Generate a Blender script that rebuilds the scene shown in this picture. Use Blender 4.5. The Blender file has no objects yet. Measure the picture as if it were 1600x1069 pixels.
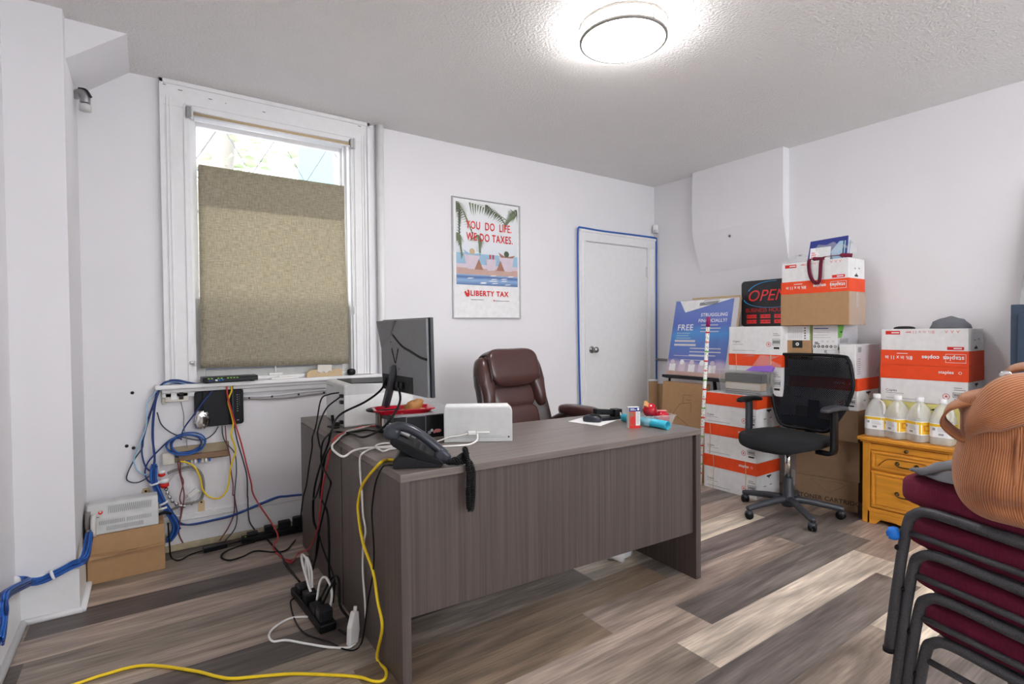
import bpy, bmesh, math, random
from mathutils import Vector, Matrix
S = bpy.context.scene
COL = S.collection
PI = math.pi
V = Vector

# ---------------------------------------------------------------- camera, world, exposure
cam = bpy.data.objects.new('camera', bpy.data.cameras.new('camera'))
COL.objects.link(cam)
cam.data.sensor_width = 36.0
cam.data.lens = 18.62
cam.data.clip_start = 0.05
_yaw, _pit, _rol = math.radians(55.4697), math.radians(-1.1579), math.radians(-0.4684)
_f = V((math.cos(_yaw)*math.cos(_pit), math.sin(_yaw)*math.cos(_pit), math.sin(_pit)))
_r0 = V((math.sin(_yaw), -math.cos(_yaw), 0)); _u0 = _r0.cross(_f)
_r = _r0*math.cos(_rol) + _u0*math.sin(_rol); _u = _u0*math.cos(_rol) - _r0*math.sin(_rol)
cam.matrix_world = Matrix(((_r.x, _u.x, -_f.x, 0), (_r.y, _u.y, -_f.y, 0), (_r.z, _u.z, -_f.z, 1.25), (0, 0, 0, 1)))
S.camera = cam

world = bpy.data.worlds.new('sky'); S.world = world; world.use_nodes = True
world.node_tree.nodes['Background'].inputs[0].default_value = (0.93, 0.97, 1.0, 1)
world.node_tree.nodes['Background'].inputs[1].default_value = 4.0
S.view_settings.view_transform = 'Standard'
S.view_settings.look = 'None'
S.view_settings.gamma = 1.0
S.view_settings.use_curve_mapping = False
S.view_settings.exposure = 0.80
LAMP = 28.0

# ---------------------------------------------------------------- materials
def lin(h):
    o = []
    for i in (0, 2, 4):
        c = int(h[i:i+2], 16)/255
        o.append(c/12.92 if c <= .04045 else ((c+.055)/1.055)**2.4)
    return (o[0], o[1], o[2], 1)
MATS = {}
def newmat(n):
    m = bpy.data.materials.new(n); m.use_nodes = True
    t = m.node_tree; b = t.nodes['Principled BSDF']
    MATS[n] = m
    return m, t, b
def node(t, typ, **kw):
    n = t.nodes.new(typ)
    for k, v in kw.items():
        if hasattr(n, k): setattr(n, k, v)
    return n
def mix_noise(t, b, c, amt, scale, sc3=None):
    tc = node(t, 'ShaderNodeTexCoord'); mp = node(t, 'ShaderNodeMapping'); nz = node(t, 'ShaderNodeTexNoise')
    t.links.new(tc.outputs['Object'], mp.inputs[0]); t.links.new(mp.outputs[0], nz.inputs['Vector'])
    if sc3: mp.inputs['Scale'].default_value = sc3
    nz.inputs['Scale'].default_value = scale; nz.inputs['Detail'].default_value = 5
    rp = node(t, 'ShaderNodeValToRGB')
    rp.color_ramp.elements[0].position = .3; rp.color_ramp.elements[1].position = .7
    rp.color_ramp.elements[0].color = tuple(x*(1-amt) for x in c[:3]) + (1,)
    rp.color_ramp.elements[1].color = tuple(min(1, x*(1+amt)) for x in c[:3]) + (1,)
    t.links.new(nz.outputs['Fac'], rp.inputs[0]); t.links.new(rp.outputs[0], b.inputs['Base Color'])
    return mp, nz, rp
def bump(t, b, src, strength, dist=.002):
    bp = node(t, 'ShaderNodeBump'); bp.inputs['Strength'].default_value = strength; bp.inputs['Distance'].default_value = dist
    t.links.new(src, bp.inputs['Height']); t.links.new(bp.outputs[0], b.inputs['Normal'])
def mat(n, h, rough=.5, metal=0, amt=.06, scale=25, sc3=None, bmp=0, dist=.002, emit=0, spec=.5):
    if n in MATS: return MATS[n]
    m, t, b = newmat(n); c = lin(h)
    b.inputs['Roughness'].default_value = rough; b.inputs['Metallic'].default_value = metal
    b.inputs['Specular IOR Level'].default_value = spec
    mp, nz, rp = mix_noise(t, b, c, amt, scale, sc3)
    if bmp: bump(t, b, nz.outputs['Fac'], bmp, dist)
    if emit:
        b.inputs['Emission Color'].default_value = c; b.inputs['Emission Strength'].default_value = emit
    return m

def wall_mat(n, h, scale, strength, dist, amt=.012):
    m, t, b = newmat(n); c = lin(h); b.inputs['Roughness'].default_value = .75
    b.inputs['Specular IOR Level'].default_value = .25
    mix_noise(t, b, c, amt, 3)
    tc = node(t, 'ShaderNodeTexCoord'); nz = node(t, 'ShaderNodeTexNoise'); nz.inputs['Scale'].default_value = scale; nz.inputs['Detail'].default_value = 6
    t.links.new(tc.outputs['Object'], nz.inputs['Vector']); bump(t, b, nz.outputs['Fac'], strength, dist)
    return m
wall_mat('wall paint', 'ebe9ec', 45, .12, .002)
wall_mat('ceiling stipple', 'f0edec', 75, 1.0, .010)
mat('trim paint', 'ecebec', .4, amt=.02)
mat('trim shade', 'd9d7d8', .5, amt=.02)
mat('bare wood trim', 'b9ab8e', .6, amt=.15)

def floor_mat():
    m, t, b = newmat('plank floor'); b.inputs['Roughness'].default_value = .42
    at = node(t, 'ShaderNodeAttribute'); at.attribute_name = 'tone'
    tc = node(t, 'ShaderNodeTexCoord')
    def nz(sc, scale, det, dist=0):
        mp = node(t, 'ShaderNodeMapping'); mp.inputs['Scale'].default_value = sc
        n = node(t, 'ShaderNodeTexNoise'); n.inputs['Scale'].default_value = scale; n.inputs['Detail'].default_value = det
        n.inputs['Distortion'].default_value = dist
        t.links.new(tc.outputs['Object'], mp.inputs[0])
        ad = node(t, 'ShaderNodeVectorMath'); ad.operation = 'ADD'
        sc_ = node(t, 'ShaderNodeVectorMath'); sc_.operation = 'SCALE'; sc_.inputs['Scale'].default_value = 31.0
        t.links.new(at.outputs['Color'], sc_.inputs[0]); t.links.new(mp.outputs[0], ad.inputs[0]); t.links.new(sc_.outputs[0], ad.inputs[1])
        t.links.new(ad.outputs[0], n.inputs['Vector']); return n
    big = nz((.8, 6, 1), 1.3, 4, 1.6); fine = nz((3.0, 60, 1), 1.6, 6, .4)
    r1 = node(t, 'ShaderNodeMapRange'); r1.inputs[1].default_value = .3; r1.inputs[2].default_value = .72; r1.inputs[3].default_value = .5; r1.inputs[4].default_value = 1.45
    r2 = node(t, 'ShaderNodeMapRange'); r2.inputs[1].default_value = .3; r2.inputs[2].default_value = .7; r2.inputs[3].default_value = .7; r2.inputs[4].default_value = 1.22
    t.links.new(big.outputs['Fac'], r1.inputs[0]); t.links.new(fine.outputs['Fac'], r2.inputs[0])
    mu = node(t, 'ShaderNodeMath'); mu.operation = 'MULTIPLY'; t.links.new(r1.outputs[0], mu.inputs[0]); t.links.new(r2.outputs[0], mu.inputs[1])
    vm = node(t, 'ShaderNodeVectorMath'); vm.operation = 'SCALE'
    t.links.new(at.outputs['Color'], vm.inputs[0]); t.links.new(mu.outputs[0], vm.inputs['Scale']); t.links.new(vm.outputs[0], b.inputs['Base Color'])
    bump(t, b, fine.outputs['Fac'], .15, .001)
floor_mat()
def wood(n, h, sc3, scale, amt, rough=.4, h2=None):
    m, t, b = newmat(n); c = lin(h); b.inputs['Roughness'].default_value = rough
    mp, nz, rp = mix_noise(t, b, c, amt, scale, sc3)
    nz.inputs['Detail'].default_value = 7; nz.inputs['Distortion'].default_value = .3
    if h2: rp.color_ramp.elements[0].color = lin(h2)
    bump(t, b, nz.outputs['Fac'], .06, .001)
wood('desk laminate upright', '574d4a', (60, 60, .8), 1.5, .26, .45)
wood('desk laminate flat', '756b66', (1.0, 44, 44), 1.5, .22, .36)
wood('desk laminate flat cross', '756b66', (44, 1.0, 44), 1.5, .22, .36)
wood('oak', 'd9922f', (12, 3, 1.2), 3, .16, .35)
wood('oak across', 'd9922f', (12, 1.2, 14), 3, .16, .35)
mat('oak shade line', '8f5716', .5)
mat('brass antique', '5a4a33', .3, .9)
def fabric_blind():
    m, t, b = newmat('linen blind'); b.inputs['Roughness'].default_value = .95
    tc = node(t, 'ShaderNodeTexCoord'); fs = []
    for sc in ((9, 1, 90), (90, 1, 9)):
        mp = node(t, 'ShaderNodeMapping'); mp.inputs['Scale'].default_value = sc
        n = node(t, 'ShaderNodeTexNoise'); n.inputs['Scale'].default_value = 2.6; n.inputs['Detail'].default_value = 4
        t.links.new(tc.outputs['Object'], mp.inputs[0]); t.links.new(mp.outputs[0], n.inputs['Vector']); fs.append(n)
    mu = node(t, 'ShaderNodeMath'); mu.operation = 'MULTIPLY'
    t.links.new(fs[0].outputs['Fac'], mu.inputs[0]); t.links.new(fs[1].outputs['Fac'], mu.inputs[1])
    rp = node(t, 'ShaderNodeValToRGB'); rp.color_ramp.elements[0].position = .12; rp.color_ramp.elements[1].position = .34
    rp.color_ramp.elements[0].color = lin('aaa18b'); rp.color_ramp.elements[1].color = lin('d4ccb8')
    t.links.new(mu.outputs[0], rp.inputs[0])
    df = node(t, 'ShaderNodeBsdfDiffuse'); tr = node(t, 'ShaderNodeBsdfTranslucent'); mx = node(t, 'ShaderNodeMixShader')
    mx.inputs[0].default_value = .45
    t.links.new(rp.outputs[0], df.inputs[0]); t.links.new(rp.outputs[0], tr.inputs[0])
    t.links.new(df.outputs[0], mx.inputs[1]); t.links.new(tr.outputs[0], mx.inputs[2])
    t.links.new(mx.outputs[0], t.nodes['Material Output'].inputs[0])
fabric_blind()
def clear(n, tint, alpha, rough=.05):
    m, t, b = newmat(n)
    tr = node(t, 'ShaderNodeBsdfTransparent'); tr.inputs[0].default_value = lin(tint)
    gl = node(t, 'ShaderNodeBsdfPrincipled'); gl.inputs['Base Color'].default_value = lin(tint); gl.inputs['Roughness'].default_value = rough
    mx = node(t, 'ShaderNodeMixShader'); mx.inputs[0].default_value = alpha
    nz = node(t, 'ShaderNodeTexNoise'); nz.inputs['Scale'].default_value = 6
    mr = node(t, 'ShaderNodeMapRange'); mr.inputs[3].default_value = alpha*.9; mr.inputs[4].default_value = alpha*1.1
    t.links.new(nz.outputs['Fac'], mr.inputs[0]); t.links.new(mr.outputs[0], mx.inputs[0])
    t.links.new(tr.outputs[0], mx.inputs[1]); t.links.new(gl.outputs[0], mx.inputs[2])
    t.links.new(mx.outputs[0], t.nodes['Material Output'].inputs[0])
clear('window glass', 'ffffff', .05)
clear('clear plastic', 'fafafa', .14)
clear('smoky plastic', 'f7f6f6', .09)
clear('milky jug', 'fcfcfa', .42, .25)
clear('tape film', 'fbfafa', .24, .2)
clear('poly bag', 'fcfcfd', .24, .15)
def mesh_mat():
    m, t, b = newmat('black net')
    tc = node(t, 'ShaderNodeTexCoord'); ws = []
    for rot in (.6, -.6):
        mp = node(t, 'ShaderNodeMapping'); mp.inputs['Rotation'].default_value = (rot, 0, 0)
        w = node(t, 'ShaderNodeTexWave'); w.bands_direction = 'Z'; w.inputs['Scale'].default_value = 34; w.inputs['Distortion'].default_value = .6; w.inputs['Detail'].default_value = 1
        t.links.new(tc.outputs['Object'], mp.inputs[0]); t.links.new(mp.outputs[0], w.inputs['Vector']); ws.append(w)
    mu = node(t, 'ShaderNodeMath'); mu.operation = 'MULTIPLY'
    t.links.new(ws[0].outputs['Fac'], mu.inputs[0]); t.links.new(ws[1].outputs['Fac'], mu.inputs[1])
    gt = node(t, 'ShaderNodeMapRange'); gt.inputs[1].default_value = .38; gt.inputs[2].default_value = .62; gt.inputs[3].default_value = 1; gt.inputs[4].default_value = .5
    t.links.new(mu.outputs[0], gt.inputs[0])
    tr = node(t, 'ShaderNodeBsdfTransparent'); df = node(t, 'ShaderNodeBsdfDiffuse'); df.inputs[0].default_value = lin('1d1f24')
    mx = node(t, 'ShaderNodeMixShader'); t.links.new(gt.outputs[0], mx.inputs[0]); t.links.new(tr.outputs[0], mx.inputs[1]); t.links.new(df.outputs[0], mx.inputs[2])
    t.links.new(mx.outputs[0], t.nodes['Material Output'].inputs[0])
mesh_mat()
def corduroy():
    m, t, b = newmat('tan corduroy'); b.inputs['Roughness'].default_value = .9
    b.inputs['Sheen Weight'].default_value = .3
    at = node(t, 'ShaderNodeAttribute'); at.attribute_name = 'rib'
    tc = node(t, 'ShaderNodeTexCoord'); nz = node(t, 'ShaderNodeTexNoise'); nz.inputs['Scale'].default_value = 9; nz.inputs['Detail'].default_value = 4
    t.links.new(tc.outputs['Object'], nz.inputs['Vector'])
    mm = node(t, 'ShaderNodeMath'); mm.operation = 'MULTIPLY'; mm.inputs[1].default_value = 2*PI/.0048
    sn = node(t, 'ShaderNodeMath'); sn.operation = 'SINE'
    t.links.new(at.outputs['Fac'], mm.inputs[0]); t.links.new(mm.outputs[0], sn.inputs[0])
    ma = node(t, 'ShaderNodeMath'); ma.operation = 'MULTIPLY_ADD'; ma.inputs[1].default_value = .28
    t.links.new(sn.outputs[0], ma.inputs[0]); t.links.new(nz.outputs['Fac'], ma.inputs[2])
    rp = node(t, 'ShaderNodeValToRGB'); rp.color_ramp.elements[0].position = .2; rp.color_ramp.elements[1].position = .8
    rp.color_ramp.elements[0].color = lin('8f5230'); rp.color_ramp.elements[1].color = lin('cb8556')
    t.links.new(ma.outputs[0], rp.inputs[0]); t.links.new(rp.outputs[0], b.inputs['Base Color']); bump(t, b, sn.outputs[0], .5, .0015)
corduroy()
def speckle(n, h1, h2, scale):
    m, t, b = newmat(n); b.inputs['Roughness'].default_value = .5
    tc = node(t, 'ShaderNodeTexCoord'); nz = node(t, 'ShaderNodeTexNoise'); nz.inputs['Scale'].default_value = scale; nz.inputs['Detail'].default_value = 2
    rp = node(t, 'ShaderNodeValToRGB'); rp.color_ramp.elements[0].position = .42; rp.color_ramp.elements[1].position = .62
    rp.color_ramp.elements[0].color = lin(h1); rp.color_ramp.elements[1].color = lin(h2)
    t.links.new(tc.outputs['Object'], nz.inputs['Vector']); t.links.new(nz.outputs['Fac'], rp.inputs[0]); t.links.new(rp.outputs[0], b.inputs['Base Color'])
    bump(t, b, nz.outputs['Fac'], .2, .001)
speckle('charcoal powder coat', '2b2b2f', '55555a', 850)
def dots(n, h1, h2, scale):
    m, t, b = newmat(n); tc = node(t, 'ShaderNodeTexCoord'); vo = node(t, 'ShaderNodeTexVoronoi'); vo.inputs['Scale'].default_value = scale
    rp = node(t, 'ShaderNodeValToRGB'); rp.color_ramp.interpolation = 'CONSTANT'; rp.color_ramp.elements[0].color = lin(h2[0]); rp.color_ramp.elements[1].position = .3; rp.color_ramp.elements[1].color = lin(h1)
    t.links.new(tc.outputs['Object'], vo.inputs['Vector']); t.links.new(vo.outputs['Distance'], rp.inputs[0]); t.links.new(rp.outputs[0], b.inputs['Base Color'])
dots('speckled gift wrap', 'ece9e6', ('7aa38c',), 70)
def poster_grad(n, stops, axis=2):
    m, t, b = newmat(n); b.inputs['Roughness'].default_value = .35
    tc = node(t, 'ShaderNodeTexCoord'); sp = node(t, 'ShaderNodeSeparateXYZ'); t.links.new(tc.outputs['Generated'], sp.inputs[0])
    nz = node(t, 'ShaderNodeTexNoise'); nz.inputs['Scale'].default_value = 3; t.links.new(tc.outputs['Generated'], nz.inputs['Vector'])
    ad = node(t, 'ShaderNodeMath'); ad.operation = 'MULTIPLY_ADD'; ad.inputs[1].default_value = .16; t.links.new(nz.outputs['Fac'], ad.inputs[0]); t.links.new(sp.outputs[axis], ad.inputs[2])
    rp = node(t, 'ShaderNodeValToRGB'); e = rp.color_ramp.elements
    e[0].position = stops[0][0]; e[0].color = lin(stops[0][1]); e[1].position = stops[-1][0]; e[1].color = lin(stops[-1][1])
    for p, h in stops[1:-1]:
        q = e.new(p); q.color = lin(h)
    t.links.new(ad.outputs[0], rp.inputs[0]); t.links.new(rp.outputs[0], b.inputs['Base Color'])
poster_grad('printed blue sheet', [(.05, 'cdb9bf'), (.24, 'b9a9c4'), (.30, '5f6db6'), (.5, '5a7fc6'), (.62, '4d93d6'), (.75, '5a6fc0'), (1.0, '6f83c8')])
poster_grad('printed pool water', [(.1, '5d78ad'), (.5, '8fb0d6'), (.75, '4a6aa5'), (1, 'a9c3de')])
poster_grad('printed sky', [(.1, 'd9e2ea'), (.5, 'e6e9ee'), (1, 'ebecee')])
for n, h, r, me in [('white plastic', 'e9e8e6', .4, 0), ('grey white plastic', 'cfcfce', .45, 0), ('off white paper', 'f0eff0', .7, 0),
    ('black plastic', '0f1014', .45, 0), ('dark plastic', '1c1d21', .45, 0), ('charcoal plastic', '3b3d44', .4, 0), ('slate plastic', '2b2e39', .3, 0), ('monitor grey', '7c7d80', .38, 0),
    ('monitor edge', '1e222b', .35, 0), ('chrome', 'd8d8d8', .12, 1), ('brushed steel', 'a9a9a9', .35, 1), ('orange red print', 'ee4a16', .6, 0), ('red print', 'd92320', .6, 0),
    ('carton white', 'e8e6e6', .7, 0), ('kraft cardboard', 'b08a63', .8, 0), ('kraft dark', '8f7359', .85, 0), ('kraft shade', '6d5540', .9, 0), ('print black', '1d1c1c', .6, 0), ('print grey', '9a9a9e', .6, 0), ('print pale', 'cfcdd2', .6, 0),
    ('maroon fabric', '6b1532', .95, 0), ('black fabric', '15161a', .95, 0), ('grey fabric', '74767d', .95, 0), ('brown leather', '4a302d', .24, 0), ('brown leather dark', '332523', .28, 0), ('stitch tan', 'a58a78', .7, 0),
    ('cable blue', '2560b4', .45, 0), ('cable navy', '1f3a7a', .45, 0), ('cable pale blue', '9fc0dc', .45, 0), ('cable yellow', 'f1cf1c', .4, 0), ('cable red', 'c23a3c', .45, 0), ('cable black', '101013', .45, 0), ('cable dark grey', '3a4150', .45, 0), ('cable white', 'efece9', .4, 0), ('cable maroon', '7d3a3c', .5, 0), ('cable grey', '8b8784', .5, 0),
    ('green led plastic', '9be33a', .4, 0), ('jack beige', 'd8d2c8', .5, 0), ('plywood', 'a3947b', .8, 0), ('tag wood', 'dcc29a', .7, 0), ('teal sheet', '6c98a6', .5, 0), ('cyan film', '35b9d6', .4, 0), ('navy print', '1f2f86', .5, 0), ('tomato print', 'c0503a', .5, 0), ('shiny red wrap', 'b5142a', .18, 0), ('orange tag', 'f0b070', .5, 0),
    ('yellow label', 'f0c12c', .5, 0), ('amber print', 'd98a1c', .5, 0), ('pale yellow card', 'e9df8e', .7, 0), ('purple card', '8b5fc0', .5, 0), ('magenta cap', '9c1a63', .4, 0), ('lime print', '6fae4c', .6, 0), ('sign black', '2b2c30', .4, 0), ('neon red tube', 'ef3a3a', .3, 0), ('neon blue tube', '2ea0e0', .3, 0), ('steel blue paint', '35455a', .4, 0), ('mirror', 'e4e8ea', .03, 1),
    ('blue tape', '1f7fe8', .5, 0), ('palm green', '717d5e', .7, 0), ('palm dark', '565f4e', .7, 0), ('sand print', 'c9a79d', .7, 0), ('skin print', 'a97a68', .7, 0), ('lilac print', 'd6c8d4', .7, 0), ('sea print', '9cc0d9', .7, 0), ('silver frame', 'b9b9bb', .3, .8), ('bark', '8b857e', .9, 0), ('carton ink', '46362a', .8, 0), ('leaf', 'a3b487', .8, 0), ('siding', '8e919e', .7, 0), ('tape roll white', 'dcd9d5', .6, 0), ('satin ring', '8f8984', .5, 0), ('chipped paint', '8b857c', .8, 0), ('rust tan', 'c9b08c', .7, 0), ('cookie paper', 'a5723a', .6, 0), ('soft pink', 'e58a8a', .5, 0)]:
    mat(n, h, r, me, amt=.05 if me == 0 else .03)
mat('maroon fabric ribbed', '6b1532', .95, amt=.2, scale=5, sc3=(60, 60, 1), bmp=.3)
for n in ('black plastic', 'dark plastic', 'cable black'): MATS[n].node_tree.nodes['Principled BSDF'].inputs['Specular IOR Level'].default_value = .25
for n in ('brown leather', 'brown leather dark', 'black fabric', 'maroon fabric', 'grey fabric'):
    t = MATS[n].node_tree; bump(t, t.nodes['Principled BSDF'], [x for x in t.nodes if x.type == 'TEX_NOISE'][0].outputs['Fac'], .12, .002)
m, t, b = newmat('lamp diffuser'); b.inputs['Base Color'].default_value = (.9, .9, .9, 1); b.inputs['Emission Color'].default_value = (1, .985, .965, 1); b.inputs['Emission Strength'].default_value = LAMP
def M(x): return MATS[x]

# ---------------------------------------------------------------- mesh builder
def frame(o, r, u):
    r = V(r).normalized(); u = V(u).normalized(); return (V(o), r, u, r.cross(u).normalized())
class MB:
    def __init__(s): s.v = []; s.f = []; s.mi = []; s.sm = []; s.ms = []; s.T = None; s.ribs = []
    def m(s, name):
        if name not in s.ms: s.ms.append(name)
        return s.ms.index(name)
    def add(s, vs, fs, mt, smooth=False):
        k = len(s.v); i = s.m(mt)
        for p in vs:
            p = V(p); s.v.append(s.T @ p if s.T else p)
        for f in fs: s.f.append([k+j for j in f]); s.mi.append(i); s.sm.append(smooth)
        return s
    def box(s, c, d, mt, rz=0, R=None):
        x, y, z = d[0]/2, d[1]/2, d[2]/2
        Rm = R or Matrix.Rotation(rz, 3, 'Z')
        vs = [V(c) + Rm @ V((sx*x, sy*y, sz*z)) for sz in (-1, 1) for sy in (-1, 1) for sx in (-1, 1)]
        return s.add(vs, [(0, 2, 3, 1), (4, 5, 7, 6), (0, 1, 5, 4), (2, 6, 7, 3), (0, 4, 6, 2), (1, 3, 7, 5)], mt)
    def bx(s, a, b, mt): return s.box([(a[i]+b[i])/2 for i in range(3)], [abs(b[i]-a[i]) for i in range(3)], mt)
    def prism(s, poly, ext, mt, smooth=False):       # poly: 3D loop, ext: 3D vector
        n = len(poly); e = V(ext); vs = [V(p) for p in poly] + [V(p)+e for p in poly]
        s.add(vs, [tuple(range(n))[::-1], tuple(range(n, 2*n))] , mt)
        k = len(s.v) - 2*n; i = s.m(mt)
        for j in range(n): s.f.append([k+j, k+(j+1) % n, k+n+(j+1) % n, k+n+j]); s.mi.append(i); s.sm.append(smooth)
        return s
    def lathe(s, prof, c, mt, n=32, axis=(0, 0, 1), smooth=True):
        q = V((0, 0, 1)).rotation_difference(V(axis)); vs = []; fs = []
        for r, z in prof:
            for j in range(n): a = 2*PI*j/n; vs.append(V(c) + q @ V((r*math.cos(a), r*math.sin(a), z)))
        for i in range(len(prof)-1):
            for j in range(n): fs.append((i*n+j, i*n+(j+1) % n, (i+1)*n+(j+1) % n, (i+1)*n+j))
        if prof[0][0] > 1e-4: fs.append(tuple(range(n))[::-1])
        if prof[-1][0] > 1e-4: fs.append(tuple((len(prof)-1)*n+j for j in range(n)))
        return s.add(vs, fs, mt, smooth)
    def tube(s, pts, r, mt, n=8, sub=6, smooth=True, closed=False, flat=None):
        p = spline(pts, sub, closed) if sub > 1 else [V(q) for q in pts]
        N = len(p); vs = []; fs = []; up = None
        for i in range(N):
            if closed: t = p[(i+1) % N]-p[i-1]
            else: t = p[min(i+1, N-1)]-p[max(i-1, 0)]
            t = t.normalized() if t.length > 1e-9 else V((0, 0, 1))
            if up is None:
                up = V((0, 0, 1)) if abs(t.z) < .9 else V((1, 0, 0))
            up = (up - t*up.dot(t)).normalized(); sd = t.cross(up)
            rr = r(i/(N-1)) if callable(r) else r
            ra, rb = (rr, rr) if flat is None else flat
            for j in range(n):
                a = 2*PI*j/n + PI/n; vs.append(p[i] + sd*math.cos(a)*ra + up*math.sin(a)*rb)
        for i in range(N if closed else N-1):
            for j in range(n): fs.append((i*n+j, i*n+(j+1) % n, ((i+1) % N)*n+(j+1) % n, ((i+1) % N)*n+j))
        if not closed: fs += [tuple(range(n))[::-1], tuple((N-1)*n+j for j in range(n))]
        return s.add(vs, fs, mt, smooth)
    def ribbon(s, pts, wdir, w, th, mt, sub=6):       # flat strap, wide along wdir
        p = spline(pts, sub) if sub > 1 else [V(q) for q in pts]; vs = []; fs = []; N = len(p)
        for i in range(N):
            t = (p[min(i+1, N-1)]-p[max(i-1, 0)]).normalized(); wd = wdir(i/(N-1)) if callable(wdir) else wdir
            a = V(wd); a = (a - t*a.dot(t)).normalized(); b = t.cross(a)
            for x, y in ((-1, -1), (1, -1), (1, 1), (-1, 1)):
                vs.append(p[i] + a*x*w/2 + b*y*th/2)
                if mt == 'tan corduroy': s.ribs.append(x*w/2)
        for i in range(N-1):
            for j in range(4): fs.append((i*4+j, i*4+(j+1) % 4, i*4+4+(j+1) % 4, i*4+4+j))
        fs += [(3, 2, 1, 0), tuple((N-1)*4+j for j in range(4))]
        return s.add(vs, fs, mt, True)
    def sq(s, c, d, e1, e2, mt, nu=28, nv=16, R=None, fn=None):   # superellipsoid
        def pw(x, e): return math.copysign(abs(x)**e, x)
        vs = []; fs = []; Rm = R or Matrix.Identity(3)
        for i in range(nv+1):
            ph = -PI/2 + PI*i/nv
            for j in range(nu):
                th = 2*PI*j/nu
                p = V((d[0]/2*pw(math.cos(ph), e1)*pw(math.cos(th), e2), d[1]/2*pw(math.cos(ph), e1)*pw(math.sin(th), e2), d[2]/2*pw(math.sin(ph), e1)))
                if fn: p = V(fn(p))
                vs.append(V(c) + Rm @ p)
        for i in range(nv):
            for j in range(nu): fs.append((i*nu+j, i*nu+(j+1) % nu, (i+1)*nu+(j+1) % nu, (i+1)*nu+j))
        return s.add(vs, fs, mt, True)
    def grid(s, fn, nu, nv, mt, smooth=True, th=0):
        vs = []; fs = []; 
        for i in range(nv+1):
            for j in range(nu+1): vs.append(V(fn(j/nu, i/nv)))
        for i in range(nv):
            for j in range(nu): a = i*(nu+1)+j; fs.append((a, a+1, a+nu+2, a+nu+1))
        return s.add(vs, fs, mt, smooth)
    # flat print on a face: frame F, small lift off the face
    kk = 0
    def P(s, F, u, v, k=1): return F[0] + F[1]*u + F[2]*v + F[3]*(.0007*k + .000004*s.kk)
    def rect(s, F, u0, v0, u1, v1, mt, k=1):
        s.kk += 1
        return s.add([s.P(F, u0, v0, k), s.P(F, u1, v0, k), s.P(F, u1, v1, k), s.P(F, u0, v1, k)], [(0, 1, 2, 3)], mt)
    def poly(s, F, pts, mt, k=1):
        s.kk += 1
        return s.add([s.P(F, a, b, k) for a, b in pts], [tuple(range(len(pts)))], mt)
    def disc(s, F, u, v, r, mt, k=1, n=20, ry=None): return s.poly(F, [(u+r*math.cos(2*PI*i/n), v+(ry or r)*math.sin(2*PI*i/n)) for i in range(n)], mt, k)
    def ring(s, F, u, v, r, w, mt, k=1, n=24, a0=0, a1=2*PI, ry=None):
        q = (ry or r)/r
        for i in range(n):
            a = a0+(a1-a0)*i/n; b = a0+(a1-a0)*(i+1)/n
            s.poly(F, [(u+r*math.cos(a), v+r*q*math.sin(a)), (u+(r+w)*math.cos(a), v+(r+w)*q*math.sin(a)), (u+(r+w)*math.cos(b), v+(r+w)*q*math.sin(b)), (u+r*math.cos(b), v+r*q*math.sin(b))], mt, k)
        return s
    def frame_rect(s, F, u0, v0, u1, v1, w, mt, k=1):
        s.rect(F, u0, v0, u1, v0+w, mt, k); s.rect(F, u0, v1-w, u1, v1, mt, k); s.rect(F, u0, v0+w, u0+w, v1-w, mt, k); return s.rect(F, u1-w, v0+w, u1, v1-w, mt, k)
    def text(s, F, txt, u, v, size, mt, k=1, align='LEFT', sx=1, shear=0, bold=0):
        cu = bpy.data.curves.new('t', 'FONT'); cu.body = txt; cu.size = size; cu.align_x = align; cu.shear = shear; cu.offset = bold; cu.resolution_u = 5; cu.space_character = 1.0+bold*80
        ob = bpy.data.objects.new('t', cu); me = bpy.data.meshes.new_from_object(ob)
        s.add([s.P(F, u+p.co.x*sx, v+p.co.y, k) for p in me.vertices], [tuple(f.vertices) for f in me.polygons], mt)
        bpy.data.objects.remove(ob); bpy.data.curves.remove(cu); bpy.data.meshes.remove(me); return s
    def lines(s, F, u0, v0, u1, n, dv, h, mt, k=1, seed=1):
        rr = random.Random(seed)
        for i in range(n): s.rect(F, u0, v0-i*dv, u0+(u1-u0)*rr.uniform(.6, 1), v0-i*dv+h, mt, k)
        return s
    def build(s, name, parent=None, bev=0, sub=0, seg=2):
        me = bpy.data.meshes.new(name); me.from_pydata([tuple(p) for p in s.v], [], s.f)
        for x in s.ms: me.materials.append(MATS[x])
        me.polygons.foreach_set('material_index', s.mi); me.polygons.foreach_set('use_smooth', s.sm); me.update()
        o = bpy.data.objects.new(name, me); COL.objects.link(o)
        if s.ribs:
            at = me.attributes.new('rib', 'FLOAT', 'POINT'); at.data.foreach_set('value', (s.ribs + [0.0]*len(s.v))[:len(s.v)])
        if parent: o.parent = parent
        if bev:
            md = o.modifiers.new('bevel', 'BEVEL'); md.width = bev; md.segments = seg; md.limit_method = 'ANGLE'; md.angle_limit = .7
        if sub:
            md = o.modifiers.new('sub', 'SUBSURF'); md.levels = sub; md.render_levels = sub
        return o
def spline(pts, sub, closed=False):
    p = [V(q) for q in pts]; n = len(p); out = []
    if n < 3: return p
    for i in range(n if closed else n-1):
        a = p[i-1] if (closed or i > 0) else p[0]*2-p[1]; b = p[i]; c = p[(i+1) % n]; d = p[(i+2) % n] if (closed or i+2 < n) else p[-1]*2-p[-2]
        for k in range(sub):
            t = k/sub; t2 = t*t; t3 = t2*t
            out.append(.5*((2*b)+(c-a)*t+(2*a-5*b+4*c-d)*t2+(3*b-a-3*c+d)*t3))
    if not closed: out.append(p[-1])
    return out
def tag(o, label, cat, group=None, kind=None):
    if label: o['label'] = label
    if cat: o['category'] = cat
    if group: o['group'] = group
    if kind: o['kind'] = kind
    return o
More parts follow.
